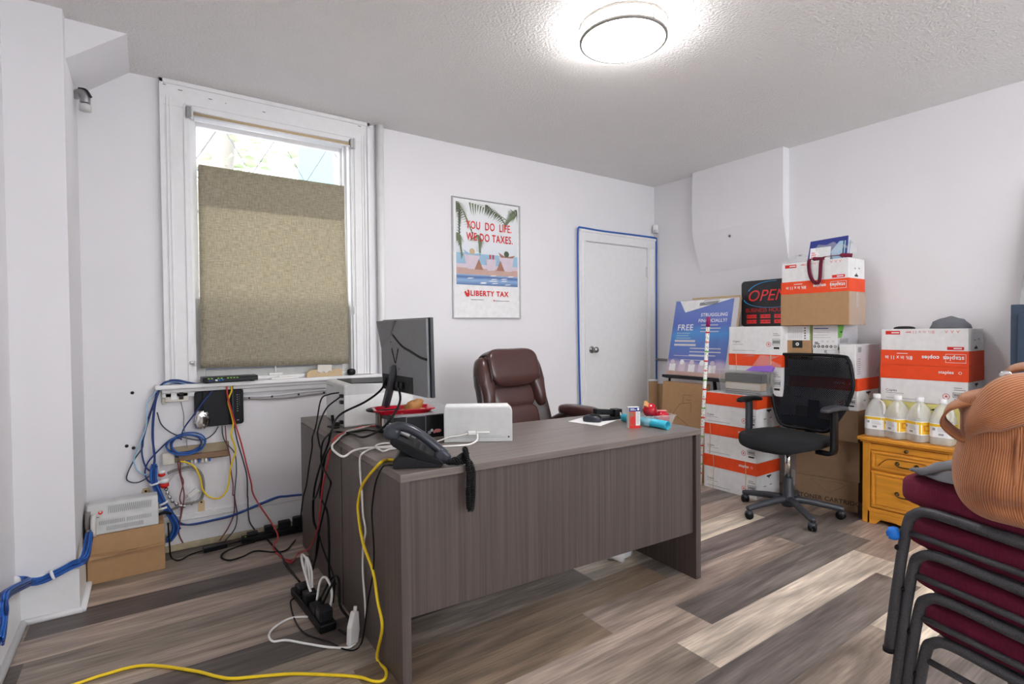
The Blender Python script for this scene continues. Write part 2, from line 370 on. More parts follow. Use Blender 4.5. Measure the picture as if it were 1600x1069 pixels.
def thing(name, label, cat, loc=(0, 0, 0), rz=0, group=None):
    o = bpy.data.objects.new(name, None); o.empty_display_size = .05; COL.objects.link(o); o.location = loc; o.rotation_euler = (0, 0, rz)
    return tag(o, label, cat, group)
def single(mb, name, label, cat, loc=None, rz=0, group=None, bev=0, sub=0):
    o = mb.build(name, None, bev, sub)
    if loc: o.location = loc
    o.rotation_euler = (0, 0, rz)
    return tag(o, label, cat, group)
def struct(mb, name, parent=None, bev=0):
    o = mb.build(name, parent, bev)
    if not parent: o['kind'] = 'structure'
    return o
def plabel(o, s): o['label'] = s; return o
def copy_thing(root, loc, rz, label):
    r = root.copy(); COL.objects.link(r); r.location = loc; r.rotation_euler = (0, 0, rz)
    if label: r['label'] = label
    for ch in list(root.children):
        c = ch.copy(); COL.objects.link(c); c.parent = r
        for g in list(ch.children):
            d = g.copy(); COL.objects.link(d); d.parent = c
    return r
CB = {
 'blue_a': [(0.325,3.568,0.957),(0.244,3.568,0.958),(0.141,3.568,0.982),(0.084,3.568,0.981),(0.056,3.568,0.955),(0.03,3.568,0.865),(0.017,3.568,0.733),(0.016,3.568,0.615),(0.021,3.568,0.54),(0.01,3.568,0.499),(0.012,3.568,0.438),(0.029,3.568,0.375),(0.053,3.568,0.303)],
 'blue_b': [(0.312,3.578,0.949),(0.219,3.578,0.951),(0.122,3.578,0.973),(0.072,3.578,0.972),(0.04,3.578,0.93),(0.02,3.578,0.805),(0.013,3.578,0.673),(0.021,3.578,0.568),(0.016,3.568,0.505),(0.02,3.568,0.437),(0.036,3.568,0.38),(0.063,3.568,0.295),(0.087,3.568,0.229),(0.117,3.568,0.161),(0.135,3.568,0.132)],
 'blue_c': [(0.299,3.583,0.946),(0.206,3.583,0.965),(0.135,3.583,0.987),(0.078,3.583,0.979),(0.046,3.583,0.929),(0.008,3.583,0.821),(-0.021,3.583,0.72),(-0.035,3.583,0.641),(-0.036,3.583,0.575),(-0.019,3.583,0.506),(0.019,3.583,0.463)],
 'dark_loop': [(0.059,3.592,0.961),(0.037,3.592,0.891),(0.007,3.592,0.805),(-0.027,3.592,0.675),(-0.035,3.592,0.617),(-0.069,3.592,0.563),(-0.103,3.592,0.488),(-0.106,3.592,0.448),(-0.072,3.592,0.428),(-0.033,3.592,0.436),(0.014,3.592,0.47)],
 'pale': [(0.372,3.574,0.961),(0.346,3.574,0.936),(0.298,3.574,0.929),(0.218,3.574,0.944),(0.141,3.574,0.976),(0.075,3.574,0.968),(0.028,3.574,0.92),(-0.007,3.574,0.867),(-0.011,3.574,0.809),(-0.017,3.574,0.729),(-0.069,3.574,0.581),(-0.07,3.574,0.53),(-0.047,3.574,0.483),(0.013,3.574,0.455)],
 'grey_swag': [(0.037,3.586,0.81),(0.055,3.586,0.741),(0.098,3.586,0.69),(0.155,3.586,0.656),(0.227,3.586,0.63),(0.273,3.586,0.631),(0.315,3.586,0.659),(0.339,3.586,0.699)],
 'navy_diag': [(0.308,3.543,0.917),(0.261,3.543,0.856),(0.214,3.543,0.787),(0.167,3.543,0.72),(0.147,3.543,0.67),(0.147,3.543,0.647)],
 'coil_tail': [(0.149,3.583,0.652),(0.097,3.583,0.647),(0.04,3.583,0.594),(-0.01,3.583,0.534),(-0.025,3.583,0.478),(-0.012,3.583,0.431),(0.025,3.583,0.403)],
 'yellow_wall': [(0.4,3.548,0.963),(0.408,3.548,0.914),(0.389,3.548,0.852),(0.403,3.548,0.773),(0.413,3.548,0.708),(0.4,3.548,0.647),(0.417,3.548,0.581),(0.42,3.548,0.533),(0.394,3.548,0.45),(0.386,3.548,0.38),(0.37,3.548,0.312),(0.332,3.548,0.278),(0.285,3.548,0.292),(0.249,3.548,0.341),(0.237,3.548,0.413),(0.215,3.548,0.474),(0.18,3.548,0.51),(0.142,3.548,0.525)],
 'red_wall': [(0.384,3.543,0.961),(0.384,3.543,0.885),(0.406,3.543,0.781),(0.425,3.543,0.7),(0.452,3.543,0.594),(0.475,3.543,0.479),(0.502,3.543,0.346),(0.523,3.543,0.245),(0.62,3.4,0.05),(0.579,3.305,0.007),(0.593,3.124,0.007),(0.626,3.051,0.007)],
 'black_wall': [(0.414,3.558,0.952),(0.414,3.558,0.841),(0.417,3.558,0.73),(0.433,3.558,0.609),(0.466,3.558,0.469),(0.483,3.558,0.378),(0.484,3.558,0.257),(0.487,3.568,0.249),(0.492,3.568,0.111),(0.521,3.568,0.042)],
 'brown_wall': [(0.374,3.578,0.699),(0.379,3.578,0.597),(0.395,3.578,0.515),(0.4,3.578,0.419),(0.409,3.578,0.338),(0.407,3.578,0.274),(0.414,3.578,0.271),(0.412,3.578,0.167),(0.379,3.578,0.082),(0.332,3.578,0.015)],
 'brown_wall2': [(0.358,3.586,0.699),(0.36,3.586,0.645),(0.376,3.586,0.596),(0.421,3.586,0.526),(0.43,3.586,0.421),(0.421,3.586,0.318),(0.418,3.586,0.255),(0.429,3.586,0.148),(0.414,3.586,0.065),(0.361,3.586,-0.001)],
 'maroon_a': [(0.13,3.578,0.522),(0.137,3.578,0.459),(0.153,3.578,0.369),(0.157,3.578,0.306),(0.145,3.578,0.227),(0.127,3.578,0.131),(0.132,3.578,0.086),(0.147,3.578,0.045)],
 'maroon_b': [(0.142,3.572,0.528),(0.143,3.572,0.447),(0.155,3.572,0.395),(0.136,3.572,0.312),(0.143,3.572,0.26),(0.133,3.572,0.163),(0.127,3.572,0.114)],
 'grey_thin': [(0.152,3.584,0.86),(0.164,3.584,0.783),(0.163,3.584,0.715),(0.174,3.584,0.652),(0.177,3.584,0.591)],
 'blue_run_a': [(0.113,3.584,0.182),(0.144,3.584,0.151),(0.208,3.584,0.142),(0.307,3.584,0.146),(0.422,3.584,0.157),(0.633,3.584,0.213),(0.711,3.584,0.213),(0.791,3.584,0.207),(0.856,3.584,0.199)],
 'blue_run_b': [(0.108,3.576,0.216),(0.138,3.576,0.163),(0.196,3.576,0.142),(0.306,3.576,0.144),(0.421,3.576,0.154),(0.639,3.576,0.21),(0.709,3.576,0.211),(0.789,3.576,0.205),(0.854,3.576,0.196)],
 'bundle': [(0.018,3.548,0.518),(0.014,3.548,0.467),(0.019,3.548,0.418),(0.036,3.548,0.366),(0.057,3.548,0.302),(0.089,3.548,0.234),(0.111,3.548,0.174),(0.105,3.548,0.126),(0.079,3.548,0.089)],
 'ledge': [(-0.245,3.2,0.3),(-0.253,3.05,0.241),(-0.293,3.05,0.224),(-0.361,3.05,0.195),(-0.419,3.05,0.179),(-0.485,3.05,0.198),(-0.44,3.01,0.2),(-0.44,2.582,0.319),(-0.44,2.55,0.262),(-0.44,2.514,0.222),(-0.44,2.471,0.202)],
 'k1': [(0.81,2.76,0.94),(0.77,2.8,0.93),(0.74,2.84,0.9),(0.703,2.799,0.776),(0.703,2.878,0.702),(0.703,2.887,0.645),(0.703,2.948,0.549),(0.703,3.022,0.418),(0.683,3.014,0.354),(0.683,3.073,0.235),(0.683,3.1,0.155)],
 'k2': [(0.81,2.74,0.92),(0.75,2.78,0.86),(0.693,2.723,0.768),(0.693,2.709,0.704),(0.693,2.668,0.659),(0.693,2.675,0.541),(0.693,2.782,0.416),(0.693,2.846,0.376),(0.693,2.841,0.27),(0.693,2.745,0.237),(0.693,2.695,0.202),(0.693,2.614,0.165),(0.693,2.522,0.136),(0.693,2.45,0.094)],
 'k3': [(0.95,2.46,1.03),(0.94,2.5,0.97),(0.9,2.62,0.9),(0.8,2.72,0.83),(0.703,2.528,0.783),(0.703,2.582,0.718),(0.703,2.684,0.629),(0.703,2.817,0.487),(0.703,2.87,0.391),(0.703,2.874,0.268),(0.703,2.785,0.213),(0.703,2.828,0.098),(0.703,2.91,-0.01)],
 'k4': [(0.97,2.36,1.0),(0.93,2.25,0.93),(0.86,2.26,0.83),(0.8,2.36,0.775),(0.795,2.563,0.76),(0.691,2.434,0.745),(0.691,2.567,0.678),(0.691,2.628,0.603),(0.691,2.669,0.51),(0.691,2.686,0.434),(0.691,2.572,0.394),(0.691,2.548,0.259),(0.691,2.555,0.124),(0.691,2.535,0.052)],
 'k5': [(0.943,2.482,0.76),(0.897,2.596,0.76),(0.81,2.582,0.76),(0.759,2.646,0.76),(0.685,2.474,0.788),(0.685,2.611,0.722),(0.685,2.64,0.62),(0.685,2.528,0.575),(0.685,2.482,0.554),(0.685,2.545,0.477),(0.683,2.706,0.247),(0.683,2.767,0.115),(0.683,2.827,0.026)],
 'red_desk': [(1.009,2.628,0.76),(0.945,2.704,0.76),(0.863,2.67,0.76),(0.795,2.609,0.76),(0.689,2.405,0.78),(0.689,2.488,0.718),(0.689,2.535,0.647),(0.689,2.626,0.52),(0.689,2.66,0.447),(0.683,2.675,0.358),(0.683,2.715,0.277),(0.683,2.877,0.125),(0.683,3.135,-0.03),(0.621,3.027,0.007),(0.6,3.062,0.007)],
 'white_top': [(0.981,2.719,0.76),(0.891,2.666,0.76),(0.823,2.636,0.76),(0.772,2.565,0.76),(0.693,2.416,0.76),(0.653,2.333,0.76),(0.63,2.234,0.76),(0.629,2.099,0.76),(0.694,2.176,0.76),(0.75,2.197,0.76),(0.787,2.186,0.76),(0.876,2.16,0.76)],
 'white_top2': [(0.888,2.19,0.764),(0.844,2.223,0.764),(0.806,2.208,0.764),(0.789,2.169,0.764),(0.812,2.138,0.764),(0.863,2.129,0.764)],
 'white_drop': [(0.856,2.111,0.76),(0.828,2.116,0.76),(0.79,2.093,0.76),(0.789,2.173,0.76),(0.751,2.155,0.76),(0.703,2.09,0.763),(0.703,2.121,0.734),(0.703,2.117,0.672),(0.703,2.102,0.609),(0.703,2.091,0.518),(0.703,2.063,0.459),(0.703,2.095,0.382),(0.703,2.104,0.28),(0.703,2.085,0.181),(0.703,2.078,0.1)],
 'white_floor': [(0.663,2.084,0.007),(0.627,2.076,0.007),(0.568,2.121,0.007),(0.496,2.203,0.007),(0.44,2.27,0.007),(0.395,2.292,0.007),(0.39,2.349,0.007),(0.422,2.401,0.007),(0.496,2.434,0.007),(0.582,2.388,0.007),(0.589,2.409,0.007)],
 'yellow_desk': [(0.771,1.926,0.76),(0.748,1.943,0.76),(0.708,1.908,0.76),(0.703,2.009,0.692),(0.703,2.09,0.632),(0.703,2.13,0.575),(0.703,2.144,0.516),(0.691,2.063,0.417),(0.691,1.95,0.34),(0.691,1.905,0.246),(0.691,1.86,0.168),(0.754,1.945,0.007),(0.718,1.853,0.007),(0.675,1.807,0.007),(0.642,1.818,0.007),(0.604,1.875,0.007),(0.52,1.948,0.007),(0.411,2.032,0.007),(0.297,2.093,0.007),(0.23,2.128,0.007),(0.187,2.171,0.007),(0.113,2.266,0.007),(-0.033,2.406,0.007),(-0.158,2.426,0.007),(-0.247,2.417,0.007),(-0.334,2.425,0.007)],
 'black_thin': [(0.738,1.85,0.76),(0.718,1.865,0.76),(0.703,1.874,0.75),(0.703,1.936,0.69),(0.703,1.969,0.623),(0.703,1.988,0.559),(0.693,1.957,0.522),(0.693,1.943,0.421),(0.693,1.96,0.322),(0.693,2.019,0.197),(0.693,2.043,0.128),(0.688,2.082,0.007),(0.646,2.044,0.007),(0.612,2.075,0.007),(0.578,2.16,0.007),(0.518,2.266,0.007),(0.503,2.397,0.007),(0.521,2.574,0.007),(0.546,2.613,0.007)],
 'strip_lead': [(0.604,2.759,0.007),(0.597,2.913,0.007),(0.592,3.025,0.007),(0.593,3.17,0.007),(0.58,3.37,0.007),(0.565,3.52,0.007)],
 'black_loop': [(0.504,3.459,0.007),(0.413,3.44,0.007),(0.341,3.396,0.007),(0.316,3.332,0.007),(0.345,3.259,0.007),(0.409,3.265,0.007),(0.486,3.308,0.007),(0.566,3.235,0.007),(0.632,3.219,0.007),(0.71,3.345,0.007)],
 'left_lead': [(0.075,3.5,0.2),(0.08,3.49,0.08),(0.087,3.493,0.007),(0.121,3.421,0.007),(0.17,3.465,0.007),(0.21,3.486,0.007),(0.269,3.494,0.007)],
}
# ---------------------------------------------------------------- the room
XR, YB, ZC, YF = 4.252, 3.62, 2.694, -2.3
XL, XP, YP = -.487, -.285, 3.08
# floor: planks 0.1925 wide running along x, each with a tone of its own
DK, DG, MG, TN, LT, BR = 'dk', 'dg', 'mg', 'tn', 'lt', 'br'
tones = {'dk': '5b524e', 'dg': '776e69', 'mg': '938579', 'tn': 'a8968a', 'lt': 'd3c4b3', 'br': '85725f'}
known = {-3: (.95, [TN, MG, LT]), -4: (.3, [MG, TN, DG, TN]), -2: (1.51, [MG, DG, LT]), -1: (1.72, [MG, LT, TN]), 0: (1.95, [TN, DG, TN]), 1: (1.56, [BR, TN, DG]), 2: (2.145, [BR, DG, TN]), 3: (1.82, [MG, LT, MG]),
    4: (1.4, [DK, DG, TN]), 5: (.95, [TN, MG, DG]), 6: (-.41, [DK, MG, BR]), 7: (.75, [TN, DG, LT]), 8: (1.1, [DK, MG, DG]), 9: (.9, [TN, MG, BR]), 10: (1.3, [MG, DG, TN])}
rnd = random.Random(7)
fm = MB(); tl = []
y0 = 1.357+.19; W_ = .1925; L_ = 1.54
for k in range(-21, 12):
    ya = max(YF, y0 + (k-1)*W_+.0) ; yb = min(YB, y0 + k*W_)
    if yb <= ya: continue
    xs, ts = known.get(k, (rnd.uniform(0, L_), [rnd.choice([DG, MG, TN, LT, BR, DK]) for _ in range(4)]))
    x = xs - L_ if k in known else xs - 2*L_
    i = 0
    start = x
    while start > XL: start -= L_
    # planks left of the first known one take tones at random
    x = start
    while x < XR:
        idx = round((x - (xs - L_))/L_)
        tn = ts[idx] if 0 <= idx < len(ts) else rnd.choice([DG, MG, TN, BR])
        a, b = max(XL, x), min(XR, x+L_)
        if b > a:
            fm.add([(a, ya, 0), (b, ya, 0), (b, yb, 0), (a, yb, 0)], [(0, 1, 2, 3)], 'plank floor')
            j = rnd.uniform(.93, 1.07); c = lin(tones[tn]); tl.append((c[0]*j, c[1]*j*rnd.uniform(.99, 1.01), c[2]*j, 1))
        x += L_
fo = struct(fm, 'floor')
at = fo.data.color_attributes.new('tone', 'FLOAT_COLOR', 'CORNER')
for p in fo.data.polygons:
    for li in p.loop_indices: at.data[li].color = tl[p.index]
struct(MB().bx((XL-.1, YF-.1, ZC), (XR+.1, YB+.3, ZC+.1), 'ceiling stipple'), 'ceiling')
# back wall with the window opening
WX0, WX1, WZ0, WZ1 = .222, 1.160, .962, 2.55
wb = MB()
wb.bx((XL-.1, YB, 0), (WX0, YB+.2, ZC), 'wall paint'); wb.bx((WX1, YB, 0), (XR+.1, YB+.2, ZC), 'wall paint')
wb.bx((WX0, YB, 0), (WX1, YB+.2, WZ0), 'wall paint'); wb.bx((WX0, YB, WZ1), (WX1, YB+.2, ZC), 'wall paint')
struct(wb, 'wall_back')
struct(MB().bx((XR, YF-.1, 0), (XR+.1, YB, ZC), 'wall paint'), 'wall_right')
struct(MB().prism([(XL, YF, 0), (XL, YP, 0), (XP, YP, 0), (XP, YB, 0), (XL-.1, YB, 0), (XL-.1, YF, 0)], (0, 0, ZC), 'wall paint'), 'wall_left')
wf = MB(); fx0, fx1, fz0, fz1 = .35, 4.0, .95, 2.6      # unseen front wall, with the opening for an added window
wf.bx((XL-.1, YF-.1, 0), (fx0, YF, ZC), 'wall paint'); wf.bx((fx1, YF-.1, 0), (XR+.1, YF, ZC), 'wall paint'); wf.bx((fx0, YF-.1, 0), (fx1, YF, fz0), 'wall paint'); wf.bx((fx0, YF-.1, fz1), (fx1, YF, ZC), 'wall paint')
struct(wf, 'wall_front')
w2 = thing('added_window_2', 'wide added window in the unseen front wall, there to light the room', None); w2['kind'] = 'structure'  # added to bring in sky light and even out the brightness
q = MB()
for x in (fx0, (fx0+fx1)/2, fx1): q.bx((x-.03, YF-.08, fz0), (x+.03, YF-.02, fz1), 'trim paint')
q.bx((fx0, YF-.08, fz0), (fx1, YF-.02, fz0+.05), 'trim paint'); q.bx((fx0, YF-.08, fz1-.05), (fx1, YF-.02, fz1), 'trim paint'); q.build('frame', w2)
MB().bx((fx0, YF-.055, fz0), (fx1, YF-.05, fz1), 'window glass').build('pane', w2)
# chimney breast, tapering back into the right wall below
ch = MB(); cy0, cy1, cx = 2.252, 3.10, 4.166
vs = [(XR, cy0, ZC), (cx, cy0, ZC), (cx, cy1, ZC), (XR, cy1, ZC), (cx, cy0, 2.15), (cx, cy1, 2.12), (XR, cy0-.0, 1.80), (XR, cy1-.03, 1.76)]
ch.add(vs, [(0, 1, 2, 3), (1, 4, 5, 2), (0, 6, 4, 1), (2, 5, 7, 3), (4, 6, 7, 5)], 'wall paint')
struct(ch, 'wall_chimney')
# wedge-shaped bulkhead in the left corner under the ceiling
struct(MB().prism([(XP, 3.162, ZC), (-.055, 3.162, ZC), (XP, 3.162, 2.512)], (0, YB-3.162, 0), 'wall paint'), 'trim_1')
# thick plinth of the left pilaster with the quarter round on the floor
bl = MB()
bl.prism([(XL, YF, 0), (XL+.016, YF, 0), (XL+.016, YP-.016, 0), (XP+.012, YP-.016, 0), (XP+.012, YB, 0), (XP, YB, 0), (XP, YP, 0), (XL, YP, 0)], (0, 0, .195), 'trim paint')
for a, b in (((XL+.025, YF, .01), (XL+.025, YP-.025, .01)), ((XL+.02, YP-.025, .01), (XP+.022, YP-.025, .01)), ((XP+.022, YP-.03, .01), (XP+.022, YB, .01))):
    bl.tube([a, b], .014, 'trim paint', n=10, sub=1)
struct(bl, 'baseboard_left')
bb = MB()
bb.bx((XP+.02, YB-.018, .035), (3.215, YB, .20), 'trim paint'); bb.bx((XP+.02, YB-.026, .0), (3.215, YB, .035), 'bare wood trim'); bb.bx((XP+.02, YB-.022, .165), (3.215, YB, .172), 'trim shade')
struct(bb, 'baseboard_back', bev=.003)
struct(MB().bx((XR-.016, YF, 0), (XR, YB, .12), 'trim paint'), 'baseboard_right', bev=.003)

# ---------------------------------------------------------------- window
win = thing('window_1', 'tall white framed window behind the beige fabric blind', None); win['kind'] = 'structure'
cs = MB()
for x0, x1, sgn in ((.078, WX0, 1), (WX1, 1.287, -1)):
    cs.bx((x0, YB-.028, .965), (x1, YB, 2.69), 'trim paint')
    o = x0 if sgn > 0 else x1; i = x1 if sgn > 0 else x0
    cs.bx((o, YB-.042, .965), (o+sgn*.018, YB, 2.69), 'trim paint')           # outer bead
    for k, t_ in ((.03, .036), (.046, .033)): cs.bx((o+sgn*k, YB-t_, .965), (o+sgn*(k+.01), YB, 2.60), 'trim paint')
    cs.bx((i-sgn*.03, YB-.036, .965), (i-sgn*.018, YB, WZ1+.02), 'trim paint')
cs.bx((.078, YB-.03, WZ1), (1.287, YB, 2.69), 'trim paint'); cs.bx((.078, YB-.042, 2.668), (1.287, YB, 2.692), 'trim paint')
cs.bx((WX0-.02, YB-.036, WZ1+.02), (WX1+.02, YB, WZ1+.032), 'trim paint')
for q in ((.1, 2.66), (.18, 2.645), (.33, 2.63), (.41, 2.625), (.62, 2.62), (1.22, 2.66), (1.235, 2.672)):
    cs.box((q[0], YB-.0305, q[1]), (rnd.uniform(.006, .022), .002, .005), 'chipped paint')
cs.build('casing', win, bev=.003)
jb = MB()
jb.bx((WX0, YB-.01, WZ0), (WX0+.012, YB+.14, WZ1), 'trim paint'); jb.bx((WX1-.012, YB-.01, WZ0), (WX1, YB+.14, WZ1), 'trim paint'); jb.bx((WX0+.012, YB-.01, WZ1-.012), (WX1-.012, YB+.14, WZ1), 'trim paint')
jb.bx((WX0+.012, YB+.05, WZ0), (WX0+.03, YB+.075, WZ1), 'trim paint'); jb.bx((WX1-.03, YB+.05, WZ0), (WX1-.012, YB+.075, WZ1), 'trim paint')
jb.build('jamb', win)
def sash(name, z0, z1, y, w, mt, bars):
    s = MB(); a, b = WX0+.012, WX1-.012
    s.bx((a, y-.016, z0), (a+w, y+.016, z1), mt); s.bx((b-w, y-.016, z0), (b, y+.016, z1), mt)
    s.bx((a+w, y-.0155, z0), (b-w, y+.0155, z0+w*1.1), mt); s.bx((a+w, y-.0155, z1-w), (b-w, y+.0155, z1), mt)
    for z in bars: s.bx((a+w, y-.01, z-.009), (b-w, y+.01, z+.009), mt)
    o = s.build(name, win, bev=.003)
    MB().bx((a+w, y-.002, z0+w), (b-w, y+.002, z1-w), 'window glass').build('pane', o)
    return o
sash('upper_sash', 1.44, 2.53, YB+.115, .03, 'trim paint', (1.74, 1.995, 2.245))
sash('lower_sash', .975, 1.46, YB+.06, .05, 'grey white plastic', ())
MB().bx((WX0+.02, YB+.078, 1.42), (WX1-.02, YB+.10, 1.475), 'trim paint').build('meeting_rail', win, bev=.003)
sc_ = MB()   # unseen sheet added to cut the backlight on the lower blind
sc_.bx((WX0+.03, YB+.135, .99), (WX1-.03, YB+.139, 1.455), 'siding'); sc_.build('backlight_blocker', win)
gr = MB()
for k in range(-3, 6):
    x = .1 + k*.34
    gr.tube([(x, YB+.215, 1.45), (x+.62, YB+.215, 2.53)], .0035, 'print grey', n=6, sub=1); gr.tube([(x+.62, YB+.219, 1.45), (x, YB+.219, 2.53)], .0035, 'print grey', n=6, sub=1)
gr.T = None
go = gr.build('security_grille', win)
sl = MB()
sl.bx((.03, YB-.085, .938), (1.335, YB+.06, .962), 'trim paint'); sl.bx((.06, YB-.05, .915), (1.31, YB, .938), 'trim paint'); sl.bx((.06, YB-.03, .885), (1.31, YB, .915), 'trim paint')
sl.bx((WX0, YB-.01, .962), (WX1, YB+.07, .985), 'trim paint')
sl.build('sill', win, bev=.006)
lt = MB(); lt.bx((.665, YB+.02, 1.0), (.675, YB+.03, 1.04), 'white plastic'); lt.bx((.63, YB+.01, .985), (.71, YB+.04, 1.0), 'white plastic'); lt.build('sash_lock', win, bev=.003)
hk = MB(); hk.box((.215, YB-.045, 1.085), (.03, .02, .012), 'brushed steel'); hk.box((.225, YB-.05, 1.078), (.01, .02, .03), 'grey white plastic'); hk.build('blind_cleat', win, bev=.002)

# blind roller with its brackets and the unhooked linen
rb = thing('roller_blind', 'beige linen blind hanging below its bare roller in the tall window', 'blind', (.68, YB-.01, 1.04))
tb = MB(); tb.tube([(-.45, -.02, 1.48), (.465, -.02, 1.48)], .0135, 'rust tan', n=14, sub=1); tb.box((0, -.021, 1.507), (.92, .018, .02), 'trim paint'); tb.tube([(-.45, -.036, 1.466), (.465, -.036, 1.466)], .006, 'off white paper', n=8, sub=1); plabel(tb.build('roller_tube', rb), 'thin tan roller at the top of the window')
for x in (-.462, .478):
    b_ = MB(); b_.box((x, -.03, 1.485), (.022, .04, .06), 'brushed steel'); b_.box((x+.016, -.045, 1.485), (.012, .02, .07), 'grey white plastic'); b_.build('bracket', rb, bev=.002)
def blind_pt(u, v):
    xl = -.425 + .006*v; xr = .444 - .012*v + .004*math.sin(v*6)
    return (xl+(xr-xl)*u, -.012-.006*math.sin(u*PI)*math.sin(v*4.2)-.003*math.sin(v*9), .0 + 1.2*v + .008*(1-v)*(1-u))
fa = MB(); fa.grid(blind_pt, 20, 24, 'linen blind'); fa.grid(lambda u, v: tuple(V(blind_pt(u, .80+.195*v)) + V((0, .006, 0))), 12, 6, 'linen blind'); fo_ = fa.build('fabric', rb); md = fo_.modifiers.new('solid', 'SOLIDIFY'); md.thickness = .0015
cd = MB(); cd.tube([(.478, -.035, 1.47), (.486, -.03, 1.2), (.478, -.035, .9), (.484, -.04, .38)], .0016, 'cable white', n=6); cd.box((.484, -.04, .36), (.012, .012, .05), 'white plastic'); cd.build('pull_cord', rb)

# outside, beyond the window
od = MB()
for k in range(14): od.bx((1.55+k*.2, 6.4, 0), (1.735+k*.2, 6.55, 6), 'siding')
od.bx((1.5, 6.5, 0), (4.4, 6.6, 6), 'siding'); single(od, 'neighbouring_wall', 'pale vertical siding of the neighbouring building beyond the window', 'wall')
tg = thing('street_tree', 'pale leafy tree seen through the top of the window', 'tree', (.5, 6.2, 0))
MB().tube([(0, 0, 0), (.05, .05, 2), (.2, 0, 4), (.3, .1, 6)], lambda t: .2-.09*t, 'bark', n=10).build('trunk', tg)
lf = MB()
for k in range(900):
    c = V((rnd.gauss(-.1, .8), rnd.gauss(.2, .4), rnd.uniform(2.4, 5.6))); q = Matrix.Rotation(rnd.uniform(0, 6), 3, 'Z') @ Matrix.Rotation(rnd.uniform(-1, 1), 3, 'X')
    lf.add([c + q @ V(p) for p in ((-.09, 0, 0), (0, -.05, .02), (.09, 0, 0), (0, .05, .02))], [(0, 1, 2, 3)], 'leaf')
plabel(lf.build('foliage', tg), 'pale green leaves')
single(MB().bx((1.28, 5.6, 2.2), (1.62, 5.64, 4.6), 'teal sheet'), 'hanging_banner', 'small turquoise banner hanging outside behind the window', 'banner')
single(MB().bx((-4, 3.85, -.12), (8, 9, -.02), 'siding'), 'outdoor_pavement', 'grey pavement outside the window', 'ground')

# pipe beside the window
single(MB().lathe([(.027, 0), (.027, ZC-.03)], (1.362, YB-.03, .03), 'trim paint', n=24), 'heating_pipe', 'white painted vertical pipe running to the ceiling right of the window', 'pipe')
# thin wall cables under the sill
wc = MB()
wc.tube([(.40, YB-.012, .868), (.5, YB-.012, .862), (.62, YB-.012, .855), (.9, YB-.012, .868), (1.3, YB-.012, .872)], .006, 'trim shade', n=8); wc.tube([(.48, YB-.012, .848), (.62, YB-.014, .836), (.75, YB-.014, .836), (.95, YB-.012, .848), (1.3, YB-.012, .855)], .005, 'cable grey', n=8)
for x in (.51, .64, .80, .96): wc.box((x, YB-.012, .852), (.008, .018, .012), 'cable black')
single(wc, 'wall_cable', 'thin grey cable pair clipped along the wall under the window sill', 'cable')

# ---------------------------------------------------------------- door
dr = thing('door_1', 'flat white door in the back wall', None); dr['kind'] = 'structure'
lf = MB(); lf.bx((3.295, YB-.012, .01), (4.125, YB+.0, 2.062), 'trim paint'); lf.build('leaf', dr, bev=.003)
dc = MB()
for x0, x1 in ((3.217, 3.295), (4.125, 4.236)):
    dc.bx((x0, YB-.03, 0), (x1, YB, 2.066), 'trim paint'); dc.bx((x0+.014, YB-.036, 0), (x0+.026, YB, 2.066), 'trim paint'); dc.bx((x1-.02, YB-.036, 0), (x1-.012, YB, 2.066), 'trim paint')
dc.bx((3.217, YB-.03, 2.066), (4.236, YB, 2.165), 'trim paint'); dc.bx((3.217, YB-.04, 2.145), (4.236, YB, 2.168), 'trim paint'); dc.bx((3.29, YB-.036, 2.07), (4.13, YB, 2.078), 'trim paint')
dc.build('casing', dr, bev=.003)
kn = MB(); kn.lathe([(.032, 0), (.032, .006), (.012, .01), (.012, .035), (.02, .042), (.028, .055), (.026, .07), (.012, .078), (0, .079)], (3.375, YB-.012, 1.075), 'brushed steel', n=24, axis=(0, -1, 0)); plabel(kn.build('knob', dr), 'round metal door knob')
hg = MB(); hg.bx((4.112, YB-.018, 1.78), (4.132, YB-.01, 1.88), 'trim shade'); hg.tube([(4.126, YB-.02, 1.775), (4.126, YB-.02, 1.885)], .006, 'trim shade', sub=1); hg.build('hinge', dr)
cb = MB(); y = YB-.034
cb.tube([(3.232, y, .02), (3.21, y, .6), (3.196, y, 1.2), (3.19, y, 1.8), (3.192, y, 2.12), (3.20, y-.004, 2.172), (3.24, y-.006, 2.178), (3.5, y-.006, 2.172), (3.9, y-.006, 2.176), (4.2, y-.006, 2.176), (4.236, y, 2.165), (4.242, y, 2.10), (4.241, y, 1.4), (4.241, y, .7), (4.241, y, .02)], .0085, 'cable blue', n=8, sub=8)
single(cb, 'network_cable', 'dark blue cable tacked all around the frame of the white door', 'cable')
single(MB().tube([(4.236, 3.585, .955), (4.236, 3.3, .953), (4.236, 3.08, .95)], .011, 'cable grey', n=8), 'conduit_pipe', 'short grey conduit on the right wall behind the blue poster easel', 'conduit')
sn = thing('motion_sensor', 'small white motion sensor in the corner above the door', 'sensor', (4.225, 3.58, 2.225))
MB().box((0, 0, .04), (.05, .05, .085), 'trim paint', PI/4).build('body', sn, bev=.008); MB().box((-.018, -.018, .012), (.042, .03, .03), 'print pale', PI/4).build('lens', sn, bev=.006)
single(MB().lathe([(.012, 0), (.006, .012), (0, .014)], (cx, 2.72, 2.06), 'chipped paint', n=10, axis=(-1, 0, 0)), 'wall_anchor', 'dark screw hole plug high on the chimney breast', 'screw')
